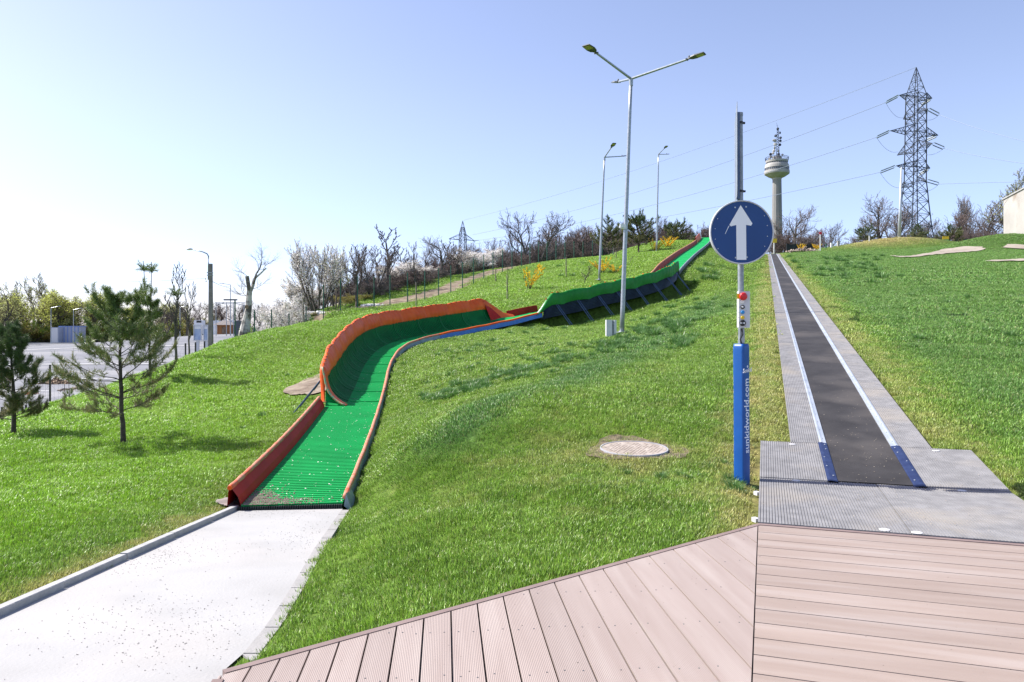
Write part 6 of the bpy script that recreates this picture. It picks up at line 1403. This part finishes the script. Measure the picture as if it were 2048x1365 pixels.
# pale tracks draped on the land
def track(pxl,w_,name='path'):
    pts=[hit(x,y,60,200) for x,y in pxl]; pts=np.array([p for p in pts if p is not None]); 
    if len(pts)<2: return
    ss=np.linspace(0,len(pts)-1,50); c=np.stack([np.interp(ss,np.arange(len(pts)),pts[:,k]) for k in range(2)],1); d=np.gradient(c,axis=0); d/=np.linalg.norm(d,axis=1,keepdims=True)+1e-9; n=np.stack([-d[:,1],d[:,0]],1); ww=np.interp(ss,np.arange(len(w_)),w_)[:,None]
    rows=[]
    for f in np.linspace(-.5,.5,5): q=c+n*ww*f; z=ground(q[:,0],q[:,1])+.12; rows.append(np.c_[q,z])
    mb=MB(); mb.grid(np.stack(rows,1)[:, ::-1]); o=mb.build(name,M['track'],smooth=True); tag(o,kind='structure')
track([(1785,514),(1815,517),(1850,512),(1885,508),(1915,504),(1945,499)],[.5,1.3,1.6,2.6,4.5,3]); track([(1880,505),(1900,501),(1930,499),(1965,498)],[1,2,3,1.2]); track([(1975,526),(2010,528),(2060,531),(2110,534)],[.6,3,4.5,5]); track([(2010,496),(2060,498)],[2,3])
# white building
Y0=124; a=P(2007,400,Y0); zb=gz(a[0],Y0)-.5; rd_=np.array([-.33,-1.]); rd_/=np.linalg.norm(rd_); bd2=np.array([rd_[1]*-1,rd_[0]]); L=26; D_=14
t=thing('white_building',(a[0],Y0,zb),'tall windowless white building at the right edge with a stained left corner','building')
pl=[a[:2],a[:2]+rd_*L,a[:2]+rd_*L+bd2*D_,a[:2]+bd2*D_]; mb=MB(); mb.prism(pl,zb,a[2]); mb.build('wall',M['bwall'],t)
mb=MB(); e=.15; pl2=[a[:2]+(-rd_-bd2)*e,a[:2]+rd_*(L+e)-bd2*e,a[:2]+rd_*(L+e)+bd2*(D_+e),a[:2]-rd_*e+bd2*(D_+e)]; mb.prism(pl2,a[2]+.003,a[2]+.22); mb.build('coping',M['kerb'],t)

# ------------------------------------------------------------------ concrete tower
Y=500; tb=P(1553,560,Y); tb[2]=gz(tb[0],Y); t=thing('concrete_tower',tb,'distant concrete telecom tower with a round pod and an antenna mast','tower'); s=Y/F
def tz(py): return P(0,py,Y)[2]
mb=MB(); mb.lathe([(3.9,tb[2]-3),(3.5,tz(470)),(2.9,tz(357))],[tb[0]+.3,Y,0],12); mb.build('shaft',M['cylcon'],t)
cx=tb[0]+.25
mb=MB(); mb.lathe([(2.9,tz(360)),(3.2,tz(357)),(5.4,tz(354)),(7.9,tz(349)),(8.1,tz(347)),(8.0,tz(342)),(7.7,tz(341.8)),(7.7,tz(337.2)),(7.9,tz(337)),(7.6,tz(332)),(7.1,tz(328.6)),(6.8,tz(328.4)),(6.8,tz(326)),(7.1,tz(325.8)),(7.2,tz(322)),(4.5,tz(321.6))],[cx,Y,0],40,True); mb.build('pod',M['towerw'],t,smooth=False)
mb=MB()
for z0,z1,rr_,n in ((tz(341.5),tz(337.4),7.74,36),(tz(328.3),tz(326.2),6.86,30)):
    for k in range(n): an=2*math.pi*k/n; mb.box([cx+rr_*math.cos(an),Y+rr_*math.sin(an),(z0+z1)/2],(.12,2*math.pi*rr_/n*.62,(z1-z0)),rot=an)
mb.build('window_band',M['twin'],t)
mb=MB(); mb.lathe([(3.0,tz(322)),(3.0,tz(314)),(2.7,tz(313.6))],[cx,Y,0],20); mb.build('upper_drum',M['cylcon'],t)
mb=MB()
for k in range(30): an=2*math.pi*k/30; mb.tube([cx+7.3*math.cos(an),Y+7.3*math.sin(an),tz(322)],[cx+7.5*math.cos(an),Y+7.5*math.sin(an),tz(316)],.10,n=4)
for zz in (tz(316),tz(319)): an=np.linspace(0,2*math.pi,41); mb.poly(np.stack([cx+7.45*np.cos(an),Y+7.45*np.sin(an),np.full(41,zz)],1),.13,4)
mb.build('railing',M['pyl'],t)
mx=cx+.6; mb=MB(); A_=[];B_=[]
z0,z1=tz(315),tz(258); nl=12
for q in range(4):
    an=q*math.pi/2+.5
    A_.append([mx+1.3*math.cos(an),Y+1.3*math.sin(an),z0]);B_.append([mx+.55*math.cos(an),Y+.55*math.sin(an),z1])
for k in range(nl):
    f0,f1=k/nl,(k+1)/nl
    for q in range(4):
        an,an2=q*math.pi/2+.5,(q+1)*math.pi/2+.5; r0_,r1_=1.3-.75*f0,1.3-.75*f1
        A_.append([mx+r0_*math.cos(an),Y+r0_*math.sin(an),z0+(z1-z0)*f0]);B_.append([mx+r1_*math.cos(an2),Y+r1_*math.sin(an2),z0+(z1-z0)*f1])
mb.segs(A_,B_,.16,.13,4); mb.tube([mx,Y,z1],[mx-.8,Y,tz(246)],.12,.06,5); mb.tube([mx-1,Y,tz(252)],[mx+.4,Y,tz(252)],.06,n=4); mb.build('mast',M['pyl'],t)
rt_=random.Random(8)
for px,py,r_,mm in ((1548,302,1.0,0),(1549.5,296,1.1,0),(1550,289,1.1,0),(1550,281.5,1.2,0),(1551,272,.95,1),(1547,281,.8,0),(1560,266,.9,1),(1561,276,.9,1),(1561,282,.9,1),(1560,290,.9,1),(1541,309,1.0,1),(1542,314,.9,0),(1546,307,.9,0),(1557,302,.8,0),(1557,309,1.0,1),(1565,310,.8,0),(1539,318,.8,0),(1555.5,258,.9,1)):
    p=P(px,py,Y-1.5); mb=MB(); mb.lathe([(.001,.5),(r_*.7,.4),(r_,0),(r_*.95,-.3),(.001,-.35)],[0,0,0],12,False); v=mb.V[0]; a_=rt_.uniform(-.9,.9); x_,y_=v[:,0],-v[:,2]; mb.V[0]=np.stack([x_*math.cos(a_)-y_*math.sin(a_),x_*math.sin(a_)+y_*math.cos(a_),v[:,1]],1)+p; mb.build('dish_antenna',M['towerw'] if mm==0 else M['pyl'],t)

# ------------------------------------------------------------------ big pylon
Yq=140.0; s=Yq/F; pc=P(1829,480,Yq); base_z=gz(pc[0],Yq)-.3
def pz(py): return P(0,py,Yq)[2]
th=R(26); 
def corner(k,w,z,cxp): 
    a=th+math.pi/4+k*math.pi/2; return np.array([(cxp-1024)*s+w/math.sqrt(2)*math.cos(a),Yq+w/math.sqrt(2)*math.sin(a),z])
pyl=thing('lattice_pylon',(pc[0],Yq,base_z),'big dark lattice power pylon with three levels of cross arms','pylon')
lv=[(560,7.0),(480,4.6),(455,4.0),(430,3.6),(405,3.2),(385,2.95),(365,2.62),(345,2.6),(325,2.58),(305,2.56),(285,2.54),(265,2.52),(245,2.5),(225,2.48),(205,2.46),(190,2.4)]
cxp=lambda py:1829+ (480-py)*.012
A_=[];B_=[];Rr=[]
def e(a,b,r): A_.append(a);B_.append(b);Rr.append(r)
lv[0]=(660-(base_z-CH)*F/Yq,7.4)
for (y0,w0),(y1,w1) in zip(lv[:-1],lv[1:]):
    for k in range(4):
        a0,a1=corner(k,w0,pz(y0),cxp(y0)),corner(k,w1,pz(y1),cxp(y1)); b0,b1=corner(k+1,w0,pz(y0),cxp(y0)),corner(k+1,w1,pz(y1),cxp(y1))
        e(a0,a1,.105); e(a0,b1,.055); e(b0,a1,.055); e(a1,b1,.05)
top=np.array([(1832.5-1024)*s,Yq,pz(135)])
for k in range(4):
    c=corner(k,2.4,pz(190),cxp(190)); e(c,top,.07)
    for f,g_ in ((.25,.5),(.5,.75),(0,.25)): c2=corner(k+1,2.4,pz(190),cxp(190)); e(c*(1-f)+top*f,c2*(1-g_)+top*g_,.04); e(c*(1-g_)+top*g_,c2*(1-g_)+top*g_,.04)
mb=MB(); mb.segs(A_,B_,Rr,Rr,4); mb.build('lattice_body',M['pyl'],pyl)
def arm(tip,yb,up_py,d=None):
    # tip 3d, four roots on the body face nearest the tip
    A2=[];B2=[];R2=[]; low=[corner(k,2.55,pz(yb),cxp(yb)) for k in range(4)]; hi=[corner(k,2.5,pz(yb-up_py),cxp(yb-up_py)) for k in range(4)]
    o=sorted(range(4),key=lambda k:np.linalg.norm(low[k][:2]-tip[:2]))[:2]
    for k in o:
        for f in (low[k],hi[k]): A2.append(f);B2.append(tip);R2.append(.075)
        for j in range(4): f0,f1=j/4,(j+.5)/4; A2.append(low[k]*(1-f0)+tip*f0);B2.append(hi[k]*(1-f1)+tip*f1);R2.append(.04); A2.append(hi[k]*(1-f1)+tip*f1);B2.append(low[k]*(1-(j+1)/4)+tip*(j+1)/4);R2.append(.04)
    for j in range(4): f0,f1=j/4,(j+1)/4; A2.append(low[o[0]]*(1-f0)+tip*f0);B2.append(low[o[1]]*(1-f1)+tip*f1);R2.append(.04)
    mb=MB(); mb.segs(A2,B2,R2,R2,4); mb.build('cross_arm',M['pyl'],pyl)
def tipP(px,py,dY): return P(px,py,Yq+dY)
arms=[((1799,191,-1.6),198,12),((1864,197,1.6),200,12),((1806.5,239,4),236,10),((1855,218,-4),232,10),
 ((1781,262,-1.6),268,16),((1876,271,1.6),272,16),((1794.5,311,4.5),302,14),((1864,287,-4.5),300,14),
 ((1793,332,-1.6),338,12),((1860,337,1.6),340,12),((1800,377,4),370,10),((1852,361,-4),366,10)]
T_={}
for (px,py,dy),yb,u_ in arms: tp=tipP(px,py,dy); T_[px]=tp; arm(tp,yb,u_)
def insul(a,b,name='insulator_string'):
    d=b-a; L=np.linalg.norm(d); sdv=unit(np.cross(d,[0,0,1.]))*.10; upv=unit(np.cross(sdv,d))*.22
    mb=MB()
    for o in (sdv+upv,-sdv-upv):
        p0=a+d*.12+o; p1=b-d*.05+o; n=18; ts=np.linspace(0,1,n*2+1); rr_=np.where(np.arange(n*2+1)%2==1,.13,.05); mb.poly(p0+(p1-p0)*ts[:,None],rr_,6)
    mb.tube(a,a+d*.14+sdv+upv,.03,n=4); mb.tube(a,a+d*.14-sdv-upv,.03,n=4); mb.tube(b,b-d*.05+sdv+upv,.03,n=4); mb.tube(b,b-d*.05-sdv-upv,.03,n=4); mb.build(name,M['insul'],pyl)
M['insul']=mat('green_glass_insulator',(.07,.11,.11),(.16,.22,.22),scale=2,rough=.4)
LE=[P(1771.5,205.5,Yq+2),P(1753,275,Yq+2),P(1760,345,Yq+2)]; RE=[P(1878,230,Yq-5),P(1888,297,Yq-5),P(1877.5,368.5,Yq-5)]
for a,b in zip((T_[1799],T_[1781],T_[1793]),LE): insul(a,b)
for a,b in zip((T_[1855],T_[1864] if False else tipP(1864,287,-4.5),T_[1852]),RE): insul(a,b)
insul(tipP(1864,197,1.6),tipP(1842,212,6)); insul(tipP(1876,271,1.6),tipP(1852,282,6)); insul(tipP(1860,337,1.6),tipP(1838,350,6))
for (a,b,sg_) in ((LE[0],P(1806,236,Yq+2),1.6),(LE[1],P(1796,304,Yq+2),1.8),(LE[2],P(1798,376,Yq+2),1.4),(RE[0],P(1853,240,Yq-1),.7),(RE[1],P(1853,310,Yq-1),.7),(RE[2],P(1853,382,Yq-1),.6)):
    f=np.linspace(0,1,14)[:,None]; pts=a*(1-f)+b*f; pts[:,2]-=sg_*4*f[:,0]*(1-f[:,0])*.55; mb=MB(); mb.poly(pts,.03,4); mb.build('jumper_cable',M['wire'],pyl)
# far pylon
Y2=250.0; s2=Y2/F; pc2=np.array([(926-1024)*s2,Y2,-4.0]); p2_=thing('lattice_pylon',pc2,'small distant lattice pylon with one pair of cross arms above the bare trees','pylon')
A_=[];B_=[];Rr=[]
def c2(k,w,py): a=.5+k*math.pi/2; return np.array([(925.5-1024)*s2+w/math.sqrt(2)*math.cos(a),Y2+w/math.sqrt(2)*math.sin(a),P(0,py,Y2)[2]])
lv2=[(693,5),(600,3.6),(560,3.0),(530,2.5),(510,2.2),(495,2.0),(481,1.9),(468,1.7),(455,.9)]; tpp=np.array([(925.5-1024)*s2,Y2,P(0,442,Y2)[2]])
for (y0,w0),(y1,w1) in zip(lv2[:-1],lv2[1:]):
    for k in range(4): e(c2(k,w0,y0),c2(k,w1,y1),.12); e(c2(k,w0,y0),c2(k+1,w1,y1),.07); e(c2(k+1,w0,y0),c2(k,w1,y1),.07); e(c2(k,w1,y1),c2(k+1,w1,y1),.06)
for k in range(4): e(c2(k,.9,455),tpp,.08)
mb=MB(); mb.segs(A_,B_,Rr,Rr,4); mb.build('lattice_body',M['pyl'],p2_)
FT=[P(898,478,Y2),P(949,482,Y2)]
for tp in FT:
    A_=[];B_=[];Rr=[]
    o=sorted(range(4),key=lambda k:np.linalg.norm(c2(k,1.9,480)[:2]-tp[:2]))[:2]
    for k in o:
        e(c2(k,1.9,480),tp,.10); e(c2(k,1.8,469),tp,.08)
        for j in range(4): f0=j/4; e(c2(k,1.9,480)*(1-f0)+tp*f0,c2(k,1.8,469)*(1-f0-.12)+tp*(f0+.12),.05)
    mb=MB(); mb.segs(A_,B_,Rr,Rr,4); mb.build('cross_arm',M['pyl'],p2_)
for px,py in ((899,481),(947,485)): mb=MB(); mb.poly(np.array([P(px,py-3,Y2),P(px+1.5,py+1,Y2),P(px+3,py-3,Y2)]),.10,4); mb.build('insulator_string',M['insul'],p2_)
insb=P(957,481,Y2-3); mb=MB(); mb.tube(FT[1],insb,.12,n=5); mb.build('insulator_string',M['insul'],p2_)
# conductors
pg='power lines between the pylons'
cable('power_line',top,P(927,441,Y2),2.0,.035,'faint topmost power line running down left from the tip of the big pylon',60,group=pg)
cable('power_line',LE[0],P(945,470,Y2),2.5,.045,'power line from the upper left arm of the big pylon to the small one',60,group=pg)
cable('power_line',LE[1],insb,2.5,.045,'power line from the widest left arm of the big pylon to the small one',60,group=pg)
cable('power_line',LE[2],P(898,492,Y2),2.0,.045,'lowest power line from the left arm of the big pylon to the small one',60,group=pg)
rg='power lines leaving the right edge'
cable('power_line',RE[0],P(2300,322,Yq-45),1.2,.035,'upper power line leaving the pylon towards the right edge',30,group=rg); cable('power_line',RE[1],P(2300,345,Yq-45),.9,.035,'middle power line leaving the pylon towards the right edge',30,group=rg); cable('power_line',RE[2],P(2300,360,Yq-45),-.1,.035,'lowest power line leaving the pylon to the right, level with the building roof',30,group=rg)
# ------------------------------------------------------------------ camera and light
cam=bpy.data.cameras.new('Camera'); co=bpy.data.objects.new('Camera',cam); COL.objects.link(co); scene.camera=co
co.location=(0,0,CH); co.rotation_euler=(R(90),0,0); cam.sensor_width=36; cam.lens=36*F/2048; cam.shift_y=-(682.5-HZ)/2048; cam.clip_start=.05; cam.clip_end=5000
sd=np.array([-.972,.235,0]); sd/=np.linalg.norm(sd); EL=R(48); S=Vector((sd[0]*math.cos(EL),sd[1]*math.cos(EL),math.sin(EL)))
sun=bpy.data.lights.new('Sun','SUN'); so=bpy.data.objects.new('Sun',sun); COL.objects.link(so); sun.energy=5.0; sun.angle=R(.5); sun.color=(1,.955,.89)
so.rotation_euler=S.to_track_quat('Z','Y').to_euler(); so.location=(-20,10,40)
w=bpy.data.worlds.new('World'); scene.world=w; w.use_nodes=True; nt=w.node_tree; bg=nt.nodes['Background']; sky=nt.nodes.new('ShaderNodeTexSky'); sky.sky_type='NISHITA'; sky.sun_disc=False
sky.sun_elevation=EL; sky.sun_rotation=math.atan2(sd[0],sd[1]); sky.air_density=1.0; sky.dust_density=.9; sky.ozone_density=3.0; sky.altitude=0
mm=nt.nodes.new('ShaderNodeVectorMath'); mm.operation='MULTIPLY'; mm.inputs[1].default_value=(1.25,1.015,1.0); tc=nt.nodes.new('ShaderNodeTexCoord'); sx=nt.nodes.new('ShaderNodeSeparateXYZ'); nt.links.new(tc.outputs['Generated'],sx.inputs[0])
mr_=nt.nodes.new('ShaderNodeMapRange'); mr_.interpolation_type='SMOOTHSTEP'; mr_.inputs['From Min'].default_value=-.02; mr_.inputs['From Max'].default_value=.30; nt.links.new(sx.outputs['Z'],mr_.inputs['Value'])
mv=nt.nodes.new('ShaderNodeMix'); mv.data_type='VECTOR'; mv.inputs[4].default_value=(.92,.92,1.22); mv.inputs[5].default_value=(1.25,1.015,1.0); nt.links.new(mr_.outputs[0],mv.inputs[0]); nt.links.new(mv.outputs[1],mm.inputs[1])
nt.links.new(sky.outputs[0],mm.inputs[0]); nt.links.new(mm.outputs[0],bg.inputs[0]); bg.inputs[1].default_value=.125
scene.view_settings.view_transform='Standard'; scene.view_settings.look='None'; scene.view_settings.gamma=1; scene.view_settings.exposure=.85; scene.view_settings.use_curve_mapping=False
scene.cycles.max_bounces=6; scene.cycles.transparent_max_bounces=8
